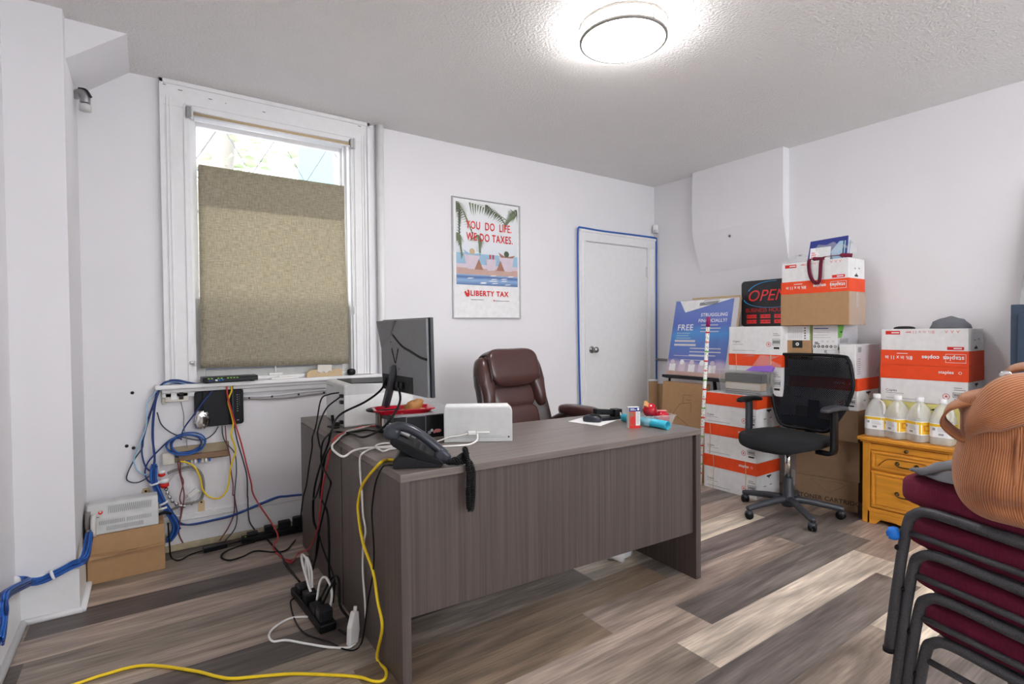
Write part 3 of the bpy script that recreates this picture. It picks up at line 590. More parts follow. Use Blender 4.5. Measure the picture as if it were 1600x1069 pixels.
for x, z, lb in ((-.075, .925, 'dark screw plug in the back wall nearest the blue cable bundle below the sill'), (-.106, .632, 'left of the two dark screw plugs low on the wall by the cables'), (-.075, .617, 'right of the two dark screw plugs low on the wall by the cables')):
    single(MB().lathe([(.009, 0), (.009, .003), (0, .005)], (x, YB, z), 'print black', n=10, axis=(0, -1, 0)), 'wall_anchor', lb, 'screw', group='screw plugs left of the window')
# spigot under the bulkhead
sp = thing('pipe_valve', 'small chrome pipe end with black rim under the corner bulkhead', 'valve', (XP, 3.5, 2.42))
MB().tube([(0, 0, .05), (.03, -.02, .06), (.045, -.03, .04), (.045, -.03, .01)], .022, 'brushed steel', n=12).build('spout', sp)
MB().tube([(.02, -.02, .082), (.05, -.035, .075), (.07, -.045, .04)], .006, 'print black', n=8).build('rim', sp)
MB().lathe([(.025, 0), (.025, .03), (.018, .035)], (.045, -.03, -.03), 'grey white plastic', n=16).build('nozzle', sp)

# ---------------------------------------------------------------- ceiling lamps
def lamp(x, y, label):
    t = thing('ceiling_light', label, 'ceiling light', (x, y, ZC), 0, 'round ceiling lights')
    MB().lathe([(.203, -.002), (.207, -.002), (.207, -.012), (.203, -.012)], (0, 0, 0), 'satin ring', n=64).build('top_ring', t)
    MB().lathe([(.188, 0), (.2, -.004), (.2, -.06), (.192, -.069), (.14, -.072), (0, -.073)], (0, 0, 0), 'lamp diffuser', n=64).build('diffuser', t)
    MB().lathe([(.2, -.058), (.206, -.058), (.206, -.068), (.2, -.071), (.194, -.0705), (.2, -.062)], (0, 0, 0), 'satin ring', n=64).build('lower_ring', t)
    st = MB()
    for a in (.4, 2.5, 4.6): st.box((.205*math.cos(a), .205*math.sin(a), -.035), (.006, .014, .055), 'brushed steel', a)
    st.build('clip', t)
lamp(1.893, 1.797, 'round glowing white ceiling light with thin metal rings above the desk')
lamp(1.9, -1.1, 'added round fill light on the ceiling, unseen behind the viewer')  # unseen lamp added to brighten the room from behind the viewer
# ---------------------------------------------------------------- desk
T_ = .754
dk = thing('office_desk', 'dark grey wood L-shaped office desk covered in cables and gadgets', 'desk', (.73, 1.73, 0))
def dp(x, y, z): return (x-.73, y-1.73, z)
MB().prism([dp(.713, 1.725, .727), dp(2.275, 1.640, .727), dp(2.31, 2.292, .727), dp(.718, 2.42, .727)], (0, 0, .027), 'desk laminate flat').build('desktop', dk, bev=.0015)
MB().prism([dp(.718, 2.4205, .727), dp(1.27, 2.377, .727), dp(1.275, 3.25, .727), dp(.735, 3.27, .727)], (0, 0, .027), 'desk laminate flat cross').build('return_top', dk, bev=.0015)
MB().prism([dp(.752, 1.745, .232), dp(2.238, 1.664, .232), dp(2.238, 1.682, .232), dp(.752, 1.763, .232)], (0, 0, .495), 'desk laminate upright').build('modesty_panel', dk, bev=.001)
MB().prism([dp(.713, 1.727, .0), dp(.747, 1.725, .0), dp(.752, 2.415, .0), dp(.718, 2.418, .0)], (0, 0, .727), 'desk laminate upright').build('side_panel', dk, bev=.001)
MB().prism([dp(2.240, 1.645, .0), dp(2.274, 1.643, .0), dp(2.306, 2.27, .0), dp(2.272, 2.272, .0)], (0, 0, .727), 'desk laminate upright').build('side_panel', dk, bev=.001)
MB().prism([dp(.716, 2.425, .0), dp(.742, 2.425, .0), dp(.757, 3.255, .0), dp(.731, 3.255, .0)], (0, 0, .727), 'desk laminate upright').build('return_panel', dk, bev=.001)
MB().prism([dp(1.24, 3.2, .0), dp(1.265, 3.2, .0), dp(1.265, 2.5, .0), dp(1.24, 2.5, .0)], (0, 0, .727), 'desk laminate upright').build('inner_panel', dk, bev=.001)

# ---------------------------------------------------------------- monitor on the black box
bbx = thing('storage_box', 'black box with white and red printing carrying the monitor and the red tray', 'box', (.918, 2.284, T_), math.radians(-8))
b_ = MB(); b_.bx((0, 0, 0), (.33, .40, .106), 'black plastic'); b_.build('body', bbx, bev=.003)
MB().bx((.002, .002, .106), (.328, .398, .110), 'print grey').build('lid', bbx, bev=.001)
F = frame((0, 0, 0), (1, 0, 0), (0, 0, 1)); pr = MB()
pr.frame_rect(F, .055, .03, .148, .105, .0016, 'print grey')
for k in range(5):
    pr.disc(F, .165+.012*k, .025+.009*(k % 2), .008-.001*k, ['print grey', 'print pale', 'soft pink', 'red print', 'print grey'][k])
pr.disc(F, .205, .03, .018, 'soft pink', n=14, ry=.009)
pr.build('printing', bbx)
ep = MB(); ep.bx((-.004, .02, .02), (0, .38, .1), 'smoky plastic')
for k in range(5): ep.box((-.006, .05+.07*k, .05+.008*(k % 2)), (.008, .03, .05), ['off white paper', 'print grey', 'off white paper', 'kraft dark', 'print grey'][k])
plabel(ep.build('end_window', bbx), 'clear end window with papers behind it')
def bxw(x, y, z): return bbx.location + Matrix.Rotation(math.radians(-8), 3, 'Z') @ V((x, y, z))
ty = thing('serving_tray', 'glossy red tray lying on the black box below the monitor', 'tray', tuple(bxw(.075, .13, .110)), math.radians(-14))
def tray_rim(s, z): return [(sx*(.13*s+.0), sy*(.075*s), z) for sx, sy in ((-1, -.8), (-.8, -1), (.8, -1), (1, -.8), (1, .8), (.8, 1), (-.8, 1), (-1, .8))]
t_ = MB()
vs = tray_rim(.86, .004)+tray_rim(1.0, .022)+tray_rim(1.1, .024)+tray_rim(1.1, .018)+tray_rim(1.0, .014)+tray_rim(.84, 0)
fs = [tuple(range(8)), tuple(range(40, 48))[::-1]]
for i in range(5): fs += [(i*8+j, i*8+(j+1) % 8, i*8+8+(j+1) % 8, i*8+8+j) for j in range(8)]
t_.add(vs, fs, 'shiny red wrap'); t_.build('dish', ty, bev=.002)
ck = thing('paper_wrapper', 'crumpled brown paper wrapper lying in the red tray', 'wrapper', tuple(bxw(.125, .12, .116)), .3)
rr = random.Random(3)
MB().sq((0, 0, .022), (.10, .06, .05), .8, .7, 'cookie paper', nu=14, nv=8, fn=lambda p: (p[0]+rr.uniform(-.006, .006), p[1]+rr.uniform(-.006, .006), p[2]+.25*p[0]+rr.uniform(-.005, .005))).build('wrapper', ck)
MB().prism([(-.09, -.02, -.002), (.06, -.05, -.002), (.10, .06, -.002), (-.05, .07, -.002)], (0, 0, .003), 'rust tan').build('flap', ck)

mo = thing('computer_monitor', 'large dark grey monitor seen from behind on the black box', 'monitor', tuple(bxw(.045, .225, .110)), 0)
# screen: back face towards -x; right edge nearest the viewer
ML = V((.988, 2.560, 0)); MR = V((1.0, 2.046, 0)); o_ = mo.location
ax = (MR-ML).normalized(); nb = V((ax.y, -ax.x, 0));  nb = nb if nb.x < 0 else -nb       # nb: out of the back
Wm = (MR-ML).length; z0, z1 = .968, 1.312; tilt = math.radians(1)
def mp(u, h, d):    # u along width, h height, d out of the back
    q = ML + ax*u + nb*(d*math.cos(tilt)) + V((0, 0, z0+h)) + nb*(h-.05)*math.sin(tilt)
    return q - o_
H_ = z1-z0
sc = MB()
def slab(u0, u1, h0, h1, d0, d1, mt, s=sc):
    vs = [mp(u, h, d) for d in (d0, d1) for h in (h0, h1) for u in (u0, u1)]
    s.add(vs, [(0, 1, 3, 2), (4, 6, 7, 5), (0, 4, 5, 1), (2, 3, 7, 6), (0, 2, 6, 4), (1, 5, 7, 3)], mt)
slab(0, Wm, .0, H_, -.008, .008, 'monitor edge'); sc.build('panel', mo, bev=.002)
hs = MB(); slab(.0, Wm-.012, .0, H_-.004, .008, .022, 'monitor grey', hs); hs.build('back_shell', mo, bev=.004)
fsq = MB()   # raised corner facets of the shell
fsq.add([mp(.002, H_-.006, .044), mp(.20, H_-.006, .036), mp(.125, H_-.075, .0225), mp(.002, H_-.14, .0225), mp(.002, H_-.006, .0), mp(.20, H_-.006, .0), mp(.002, H_-.14, .0)], [(0, 1, 2, 3), (0, 4, 5, 1), (0, 3, 6, 4), (1, 5, 2)], 'monitor grey'); plabel(fsq.build('shell_facet', mo, bev=.002), 'lighter triangular corner facet')
vn = MB(); vn.ribbon([mp(.145, H_-.072, .0225), mp(.25, H_-.125, .0225), mp(.35, H_-.15, .0225), mp(.44, H_-.172, .0225), mp(.505, H_-.18, .0225)], lambda t: V((0, 0, 1)), .011, .003, 'cable black'); vn.build('vent_slot', mo)
lg = MB()
lg.ribbon([mp(.135, .205, .0228), mp(.17, .135, .0228)], V((0, 1, 0)), .007, .002, 'black plastic', 1); lg.ribbon([mp(.21, .205, .0228), mp(.176, .135, .0228)], V((0, 1, 0)), .007, .002, 'black plastic', 1); lg.build('emblem', mo)
for u, h in ((.125, .235), (.21, .235), (.13, .11), (.215, .11)):
    MB().lathe([(.004, 0), (.003, .001), (0, .0012)], mp(u, h, .0222), 'black plastic', n=12, axis=nb).build('screw_hole', mo)
rc = MB(); slab(.015, .36, .004, .078, .0215, .024, 'dark plastic', rc); rc.build('port_recess', mo, bev=.002)
for u in (.045, .10, .19, .235): 
    q = MB(); slab(u, u+.03, .02, .05, .024, .034, 'black plastic', q); q.build('port', mo, bev=.002)
nk = MB()
a = mp(.155, .075, .03); 
nk.ribbon([V((-.03, .02, .006)), a + V((0, 0, -.005)), a + V((.002, 0, .045))], lambda t: ax, .044, .02, 'charcoal plastic', 4); nk.build('stand_neck', mo)
MB().lathe([(.10, 0), (.10, .006), (.03, .010), (0, .010)], (-.02, .02, .0), 'dark plastic', n=36).build('stand_base', mo)

# ---------------------------------------------------------------- white printer on the return
pt = thing('laser_printer', 'white laser printer with a recessed dark top on the back of the desk', 'printer', (.83, 2.74, T_), math.radians(-3))
p_ = MB()
p_.prism([(0, 0, 0), (0, 0, .226), (.03, 0, .226), (.03, 0, .226), (.36, 0, .215), (.38, 0, .19), (.38, 0, 0)], (0, .42, 0), 'grey white plastic'); p_.build('body', pt, bev=.012, seg=3)
MB().prism([(.05, .05, .217), (.33, .05, .214), (.33, .37, .214), (.05, .37, .217)], (0, 0, .012), 'dark plastic').build('output_tray', pt, bev=.004)
MB().bx((.0, -.004, .01), (.37, 0, .17), 'white plastic').build('side_cover', pt, bev=.003)
F = frame((0, .42, 0), (0, -1, 0), (0, 0, 1)); q = MB()
for k in range(5): q.rect(F, .04+.03*k, .195+.002*(k % 2), .06+.03*k, .203, 'print grey')
q.rect(F, .30, .10, .36, .13, 'print pale'); q.rect(F, .19, .12, .27, .124, 'print grey'); q.build('rear_marks', pt)
for yy, zz in ((.02, .168), (.022, .135), (.03, .03)):
    q = MB(); q.box((-.008, yy, zz), (.018, .03, .018), 'black plastic'); q.build('socket', pt, bev=.003)
pc = thing('power_plug', 'black angled power plug standing on the desk against the white printer', 'plug', (.79, 2.80, T_), .2)
MB().tube([(0, 0, .006), (0, 0, .03), (.0, .01, .065)], .008, 'black plastic', n=10).build('plug', pc); MB().box((0, 0, .004), (.03, .08, .008), 'black plastic').build('foot', pc, bev=.002); MB().tube([(0, -.005, .02), (.0, -.05, .025)], lambda t: .007+.004*t, 'black plastic', n=10).build('connector', pc)

# ---------------------------------------------------------------- white cheque scanner
ws = thing('cheque_scanner', 'white cheque scanner standing on the desk in front of the brown leather chair', 'scanner', (1.084, 2.119, T_), math.atan2(-.161, .261))
w_ = MB(); w_.prism([(0, 0, 0), (.307, 0, 0), (.307, 0, .142), (.292, 0, .157), (.006, 0, .157), (0, 0, .151)], (0, .11, 0), 'white plastic'); w_.ms = ['grey white plastic']; w_.build('body', ws, bev=.004)
F = frame((0, 0, 0), (1, 0, 0), (0, 0, 1)); q = MB(); q.rect(F, .001, .116, .305, .119, 'grey white plastic', 1); q.rect(F, .0, .02, .28, .0215, 'print grey'); q.rect(F, .02, .027, .26, .028, 'print grey'); q.disc(F, .29, .022, .004, 'print black'); q.build('seam', ws)
MB().bx((.005, .004, .157), (.29, .1, .161), 'off white paper').build('top_cover', ws, bev=.003)
q = MB(); q.box((.125, -.012, .044), (.035, .02, .016), 'white plastic', .1); q.box((.175, -.006, .044), (.06, .01, .01), 'white plastic'); plabel(q.build('plug', ws, bev=.004), 'white cable plugs in its front')
def wsw(x, y, z): return ws.location + Matrix.Rotation(ws.rotation_euler[2], 3, 'Z') @ V((x, y, z))
q = MB(); q.tube([wsw(.115, -.014, .044), wsw(.07, -.02, .034), wsw(.03, -.022, .03), wsw(-.03, -.03, .012), wsw(-.09, -.05, .004)], .0028, 'cable white'); q.tube([wsw(.15, -.014, .04), wsw(.148, -.03, .015), wsw(.12, -.06, .004), wsw(.07, -.085, .004), wsw(.0, -.095, .004), wsw(-.08, -.09, .004)], .004, 'cable white')
single(q, 'white_cable', 'white cable pair running from the white scanner behind the phone', 'cable')

# ---------------------------------------------------------------- desk phone
ph = thing('desk_phone', 'black office desk phone at the near left corner of the desk', 'telephone', (.722, 1.815, T_), math.atan2(-.085, .158))
def extr(mb, prof, y0, y1, mt): return mb.prism([(x, y0, z) for x, z in prof], (0, y1-y0, 0), mt)
extr(MB(), [(0, 0), (.172, 0), (.178, .006), (.172, .012), (.10, .03), (.05, .045), (.015, .045), (0, .03)], 0, .19, 'dark plastic').build('base', ph, bev=.004)
extr(MB(), [(-.012, .098), (.0, .112), (.02, .108), (.180, .022), (.180, .010), (.165, .006), (.085, .032), (.0, .082)], .0, .20, 'black plastic').build('console', ph, bev=.004)
hset = MB()
hset.tube([(-.025, .028, .128), (.01, .028, .150), (.06, .028, .140), (.115, .028, .105), (.165, .028, .062), (.188, .028, .042)], lambda t: .021, 'slate plastic', n=16, sub=8, flat=(.024, .017))
hset.sq((-.005, .028, .128), (.06, .055, .05), .5, .6, 'slate plastic', R=Matrix.Rotation(.35, 3, 'Y')); hset.sq((.178, .028, .040), (.06, .055, .045), .5, .6, 'slate plastic', R=Matrix.Rotation(.7, 3, 'Y')); plabel(hset.build('handset', ph), 'slate grey handset')
q = MB()
for i in range(4):
    for j in range(3): q.box((.07+.025*i, .09+.03*j, .1-.0135*i), (.016, .02, .008), 'grey white plastic', R=Matrix.Rotation(.5, 3, 'Y'))
q.build('keypad', ph, bev=.002)
q = MB(); q.box((.035, .13, .107), (.035, .09, .006), 'print grey', R=Matrix.Rotation(.5, 3, 'Y')); plabel(q.build('display', ph), 'small grey display')
# coiled handset cord, heaped at the edge and hanging over it
def phw(x, y, z): return ph.location + Matrix.Rotation(ph.rotation_euler[2], 3, 'Z') @ V((x, y, z))
core = [phw(.175, .01, .03), phw(.195, .012, .018), phw(.215, .02, .014)] + [V(p) for p in ((.955, 1.715, .768), (.985, 1.745, .790), (.975, 1.735, .808), (.965, 1.70, .775), (.966, 1.689, .73), (.962, 1.688, .66), (.966, 1.690, .60), (.974, 1.687, .60), (.980, 1.686, .68), (.980, 1.69, .745), (.972, 1.715, .772), (.945, 1.748, .772), (.915, 1.738, .768), (.93, 1.722, .775), (.96, 1.735, .785), (.985, 1.725, .80))]
cp0 = spline(core, 22); hx = []; cp = [cp0[0]]; need = .0032
for a_, b_ in zip(cp0, cp0[1:]):          # even steps along the cord
    d = (b_-a_).length; pos = 0.0
    while d-pos >= need:
        pos += need; need = .0032; cp.append(a_.lerp(b_, pos/d))
    need -= d-pos
for i in range(len(cp)*4-4):
    k, f = divmod(i, 4); p = cp[k].lerp(cp[k+1], f/4); t = (cp[k+1]-cp[k]).normalized()
    a = V((0, 1, 0)) if abs(t.y) < .8 else V((1, 0, 0)); a = (a-t*a.dot(t)).normalized(); b = t.cross(a); an = i*.80
    hx.append(p + (a*math.cos(an)+b*math.sin(an))*.0085)
MB().tube([p - ph.location for p in hx], .0028, 'cable black', n=6, sub=1).build('coiled_cord', ph)
ob = bpy.data.objects['coiled_cord']; ob.parent = ph; ob.matrix_parent_inverse = Matrix.Rotation(-ph.rotation_euler[2], 4, 'Z')

# ---------------------------------------------------------------- things on the right end of the desk
def deskbox(name, label, cat, x, y, rz=0): return thing(name, label, cat, (x, y, T_), rz)
single(MB().prism([(0, 0, 0), (.045, -.205, 0), (.245, -.125, 0), (.2, .07, 0)], (0, 0, .0012), 'off white paper'), 'paper_sheet', 'white sheet of paper under the computer mouse', 'paper', (1.885, 2.205, T_))
single(MB().prism([(0, 0, 0), (.17, -.2, 0), (.245, -.15, 0), (.08, .06, 0)], (0, 0, .0012), 'print pale'), 'paper_sheet', 'pale blue sheet of paper behind the computer mouse', 'paper', (2.0, 2.225, T_+.0014))
ms = deskbox('computer_mouse', 'grey and black computer mouse lying on white paper', 'mouse', 1.985, 2.12, math.radians(-62)); ms.location.z += .0015
MB().sq((0, 0, .013), (.105, .064, .050), .75, .8, 'slate plastic', fn=lambda p: (p[0], p[1], max(p[2], -.0125))).build('body', ms)
MB().sq((.012, 0, .017), (.078, .05, .050), .8, .8, 'black plastic', fn=lambda p: (p[0], p[1], max(p[2], -.012))).build('buttons', ms)
hp = deskbox('hole_punch', 'black metal hole punch beyond the mouse on the desk', 'hole punch', 2.10, 2.10, math.radians(-8))
MB().prism([(-.07, .03, .032), (.06, .0, .022), (.07, .0, .05), (-.07, .03, .062)], (0, .035, 0), 'black plastic').build('lever', hp, bev=.003)
MB().box((.005, .02, .008), (.15, .07, .016), 'dark plastic').build('base', hp, bev=.002)
MB().box((.055, .02, .032), (.05, .05, .05), 'black plastic').build('head', hp, bev=.003)
for yy in (-.002, .015): MB().tube([(.065, yy-.006, .006), (.065, yy-.006, .04)], .005, 'chrome', sub=1).build('punch_pin', hp)
cn = deskbox('drink_powder_box', 'small upright carton with navy top and tomato red picture on the desk', 'carton', 2.03, 1.865, math.radians(-28))
MB().box((0, 0, .053), (.058, .036, .106), 'carton white').build('body', cn, bev=.001)
F = frame((-.029, -.018, 0), (1, 0, 0), (0, 0, 1)); q = MB(); q.rect(F, 0, .086, .058, .106, 'navy print'); q.rect(F, 0, 0, .034, .086, 'tomato print'); q.rect(F, 0, 0, .058, .014, 'red print', 2); q.disc(F, .02, .04, .012, 'red print', 2, ry=.02); q.disc(F, .01, .07, .01, 'kraft dark', 2); q.disc(F, .047, .097, .006, 'off white paper', 2); q.lines(F, .006, .098, .038, 2, .006, .003, 'off white paper', 2); q.lines(F, .038, .08, .056, 10, .006, .0015, 'print grey', 2); q.build('printing', cn)
ro = deskbox('plastic_film_roll', 'roll of bright cyan film lying on the desk beside the small carton', 'roll', 2.13, 2.03, 0)
q = MB(); d = V((-.012, -.31, 0)).normalized(); 
prof = [(.021, 0), (.021, .31), (.018, .31), (.018, 0), (.021, 0)]
q.lathe(prof, (0, 0, .022), 'cyan film', n=28, axis=d); q.build('tube', ro)
bn = deskbox('plastic_container', 'shallow clear plastic container at the far right end of the desk', 'container', 2.17, 1.855, math.radians(-22))
def tubbox(mb, w0, d0, w1, d1, h, th, mt):
    def lp(w, d, z): return [(-w/2, -d/2, z), (w/2, -d/2, z), (w/2, d/2, z), (-w/2, d/2, z)]
    vs = lp(w0, d0, 0)+lp(w1, d1, h)+lp(w1-2*th, d1-2*th, h)+lp(w0-2*th, d0-2*th, th)
    fs = [(3, 2, 1, 0), (12, 13, 14, 15)]
    for i in range(3): fs += [(i*4+j, i*4+(j+1) % 4, i*4+4+(j+1) % 4, i*4+4+j) for j in range(4)]
    return mb.add(vs, fs, mt)
tubbox(MB(), .15, .10, .185, .125, .055, .003, 'clear plastic').build('tub', bn, bev=.002)
q = MB()
for a, b in (((-.094, -.064), (.094, -.064)), ((.094, -.064), (.094, .064)), ((.094, .064), (-.094, .064)), ((-.094, .064), (-.094, -.064))): q.tube([(a[0], a[1], .056), (b[0], b[1], .056)], .0035, 'clear plastic', sub=1)
q.build('rim', bn)
def bnw(x, y, z): return bn.location + Matrix.Rotation(bn.rotation_euler[2], 3, 'Z') @ V((x, y, z))
cy1_ = thing('wrapped_candy', 'shiny red foil-wrapped sweet with an orange tag on the clear container', 'candy', tuple(bnw(-.02, .0, .047)), .4)
rr = random.Random(9)
MB().sq((0, 0, .032), (.07, .065, .064), .7, .6, 'shiny red wrap', nu=16, nv=10, fn=lambda p: (p[0]+rr.uniform(-.003, .003), p[1]+rr.uniform(-.003, .003), p[2]+rr.uniform(-.003, .003)), R=Matrix.Rotation(.5, 3, 'Y')).build('wrap', cy1_)
MB().prism([(-.03, 0, .05), (-.055, .0, .062), (-.045, 0, .085), (-.018, 0, .068)], (.004, .016, 0), 'orange tag').build('tag', cy1_)
cy2_ = thing('wrapped_candy', 'darker red wrapped sweet lying inside the clear container', 'candy', tuple(bnw(.045, .0, .0045)), 1.2)
MB().sq((0, 0, .033), (.07, .075, .066), .7, .7, 'shiny red wrap', nu=16, nv=10, fn=lambda p: (p[0]+rr.uniform(-.003, .003), p[1]+rr.uniform(-.003, .003), p[2]+rr.uniform(-.003, .003))).build('wrap', cy2_)
MB().box((0, 0, .07), (.02, .05, .004), 'soft pink').build('tape', cy2_)

# ---------------------------------------------------------------- poster on the back wall
po = thing('framed_poster', 'silver framed beach poster with red lettering on the back wall', 'poster', (1.935, YB, 1.355))
PW, PH = .636, .935
q = MB(); q.bx((0, -.02, 0), (.008, 0, PH), 'silver frame'); q.bx((PW-.008, -.02, 0), (PW, 0, PH), 'silver frame'); q.bx((.008, -.0195, 0), (PW-.008, 0, .008), 'silver frame'); q.bx((.008, -.0195, PH-.008), (PW-.008, 0, PH), 'silver frame'); q.build('frame', po, bev=.001)
MB().bx((.004, -.008, .004), (PW-.004, -.002, PH-.004), 'off white paper').build('sheet', po)
F = frame((0, -.008, 0), (1, 0, 0), (0, 0, 1)); q = MB(); e0, e1 = .035, PW-.025
sk = MB(); sk.rect(F, e0, .42, e1, .905, 'printed sky'); sk.build('sky_print', po)
wt = MB(); wt.rect(F, e0, .262, e1, .355, 'printed pool water', 2); wt.build('pool_print', po)
q.rect(F, e0, .42, e1, .51, 'sea print', 2); q.rect(F, e0, .345, e1, .40, 'sand print', 3); q.rect(F, e0, .395, e1, .425, 'lilac print', 3)
rr = random.Random(5)
def frond(u, v, ang, ln, mt):
    for k in range(14):
        t = k/13; a = u+math.cos(ang)*ln*t; b = v+math.sin(ang)*ln*t-.05*t*t
        for sg in (-1, 1):
            l = (.09-.05*t)*rr.uniform(.8, 1.2); an = ang+sg*.9-1.0*(t+.3)
            a2, b2 = a+math.cos(an)*l, b+math.sin(an)*l
            a2 = min(max(a2, e0), e1); b2 = min(b2, .905); a = min(max(a, e0), e1); b = min(b, .905)
            q.poly(F, [(a, b), (min(a+.016, e1), b), (a2, b2)], mt, 4)
frond(e0, .90, -.9, .22, 'palm green'); frond(e0+.01, .89, -1.5, .25, 'palm dark'); frond(.15, .905, -.12, .33, 'palm green'); frond(.30, .91, -.45, .2, 'palm dark'); frond(e1, .87, -2.6, .15, 'palm green'); frond(e1-.02, .9, -1.3, .14, 'palm dark'); frond(.22, .66, -1.3, .09, 'palm green'); frond(e0, .66, -1.2, .12, 'palm green')
for u, sg in ((.175, 1), (.50, -1)):      # two loungers seen from behind
    q.poly(F, [(u-.075*1, .50), (u+.07, .50), (u+.05, .385), (u-.045, .385)], 'lilac print', 5)
    q.poly(F, [(u+sg*.06, .47), (u+sg*.10, .385), (u+sg*.02, .385)], 'skin print', 6)
    q.disc(F, u, .525, .024, 'rust tan' if sg > 0 else 'palm dark', 6); q.poly(F, [(u-.08, .535), (u-.02, .505), (u+.02, .505), (u+.085, .52), (u+.06, .495), (u-.055, .495)], 'skin print' if sg < 0 else 'sea print', 5)
q.poly(F, [(.30, .47), (.40, .475), (.385, .385), (.315, .38)], 'lilac print', 5)
for u in (.335, .365): q.rect(F, u, .475, u+.012, .51, 'red print', 6)
for k in range(12):
    u = e0+.04+rr.uniform(0, .45); v = .27+rr.uniform(0, .07); q.poly(F, [(u, v), (u+.05, v+.003), (u+.07, v+.01), (u+.02, v+.008)], 'off white paper', 3)
q.build('beach_print', po)
q = MB()
q.text(F, 'YOU  DO  LIFE.', .123, .703, .085, 'red print', 7, sx=.685, bold=.0012); q.text(F, 'WE DO TAXES.', .125, .612, .085, 'red print', 7, sx=.70, bold=.0012)
plabel(q.build('slogan', po), 'red slogan lettering'); q = MB()
q.text(F, 'LIBERTY TAX', .155, .178, .058, 'red print', 7, sx=.95, bold=.0016)
plabel(q.build('company_name', po), 'red company name'); q = MB()
q.poly(F, [(.10, .205), (.115, .215), (.122, .20), (.135, .195), (.128, .225), (.145, .22), (.15, .185), (.14, .168), (.12, .17)], 'red print', 7)
q.lines(F, .16, .145, .34, 1, .01, .005, 'print grey', 7); q.lines(F, .385, .14, .60, 1, .01, .005, 'print grey', 7); q.disc(F, .375, .143, .006, 'red print', 7)
q.build('emblem', po)
# ---------------------------------------------------------------- network corner on the back wall
sw = thing('network_switch', 'slim black network switch with green lights on the window sill', 'network switch', (.40, YB-.06, .962), 0)
MB().bx((-.148, -.045, .006), (.148, .055, .036), 'charcoal plastic').build('case', sw, bev=.003)
F = frame((-.148, -.045, .006), (1, 0, 0), (0, 0, 1)); q = MB(); q.rect(F, .004, .002, .292, .027, 'black plastic')
q.build('front_panel', sw)
for i in range(16):
    q = MB(); u = .03+i*.0165; q.rect(F, u, .006, u+.012, .018, 'print black', 2); q.frame_rect(F, u-.001, .005, u+.013, .019, .001, 'charcoal plastic', 3); q.build('port', sw)
for i in (0, 1, 3, 4, 6, 7, 8, 9):
    q = MB(); q.rect(F, .03+i*.0165, .0185, .04+i*.0165, .024, 'green led plastic', 3); plabel(q.build('status_light', sw), 'small bright green light')
for x in (-.12, .12): MB().bx((x-.01, -.03, 0), (x+.01, .03, .006), 'print black').build('foot', sw)
q = MB()
for k in range(5): q.box((-.108+k*.0165, -.055, .018), (.011, .02, .009), ['cable navy', 'cable navy', 'off white paper', 'cable blue', 'cable blue'][k])
single(q, 'cable_plugs', 'row of blue network plugs in the left ports of the slim switch', 'plugs', (.40, YB-.06, .962))
rt = thing('modem_router', 'black upright modem on the wall with silver tape on its corner', 'router', (.347, YB-.024, .808))
def rrect(w, h, r, n=5):
    o = []
    for cx_, cy_, a0 in ((w/2-r, h/2-r, 0), (-w/2+r, h/2-r, PI/2), (-w/2+r, -h/2+r, PI), (w/2-r, -h/2+r, 1.5*PI)):
        for k in range(n+1): a = a0+PI/2*k/n; o.append((cx_+r*math.cos(a), cy_+r*math.sin(a)))
    return o
MB().prism([(x, -.012, z) for x, z in rrect(.257, .212, .016)], (0, .036, 0), 'black plastic').build('case', rt, bev=.004)
MB().prism([(x-.02, -.02, z) for x, z in rrect(.135, .208, .01)], (0, .008, 0), 'dark plastic').build('front_cover', rt, bev=.003)
F = frame((0, -.012, 0), (1, 0, 0), (0, 0, 1)); q = MB()
for k in range(8): q.rect(F, .092, .07-.014*k, .097, .073-.014*k, 'print pale', 1)
for k in range(6): q.rect(F, .104, .07-.012*k, .108, .072-.012*k, 'print grey', 1)
q.rect(F, .09, -.084, .102, -.081, 'print pale', 1); q.build('indicator', rt)
rr = random.Random(4); q = MB()
q.sq((-.095, -.024, -.06), (.075, .03, .10), .8, .8, 'chrome', nu=14, nv=9, fn=lambda p: (p[0]+rr.uniform(-.006, .006), p[1]+rr.uniform(-.004, .004), p[2]+rr.uniform(-.006, .006))); plabel(q.build('foil_tape', rt), 'crumpled silver tape')
jk = thing('wall_jack_box', 'beige telephone jack box under the left end of the window sill', 'jack box', (.135, YB-.02, .895))
MB().bx((-.06, -.01, -.035), (.055, .02, .035), 'jack beige').build('case', jk, bev=.004); MB().bx((-.075, .005, -.045), (-.05, .02, .05), 'jack beige').build('mount', jk, bev=.003)
F = frame((0, -.01, 0), (1, 0, 0), (0, 0, 1)); q = MB(); q.rect(F, .008, -.022, .03, -.002, 'print black'); q.rect(F, .008, .002, .03, .022, 'print black'); q.rect(F, -.03, -.02, -.002, .02, 'off white paper'); q.build('jack', jk)
pb = thing('patch_board', 'weathered plywood strip with terminals on the wall below the modem', 'board', (.245, YB-.016, .553))
MB().bx((-.15, -.0, -.045), (.15, .016, .045), 'plywood').build('board', pb, bev=.002)
MB().bx((-.11, -.02, -.035), (.14, .0, -.004), 'kraft dark').build('terminal_rail', pb, bev=.002)
q = MB()
for k in range(9): q.box((-.10+k*.018, -.02, -.045), (.010, .018, .02), ['jack beige', 'off white paper', 'cable blue'][k % 3])
q.build('terminals', pb, bev=.001)
MB().bx((-.19, -.02, -.05), (-.13, .01, .02), 'jack beige').build('junction', pb, bev=.006)
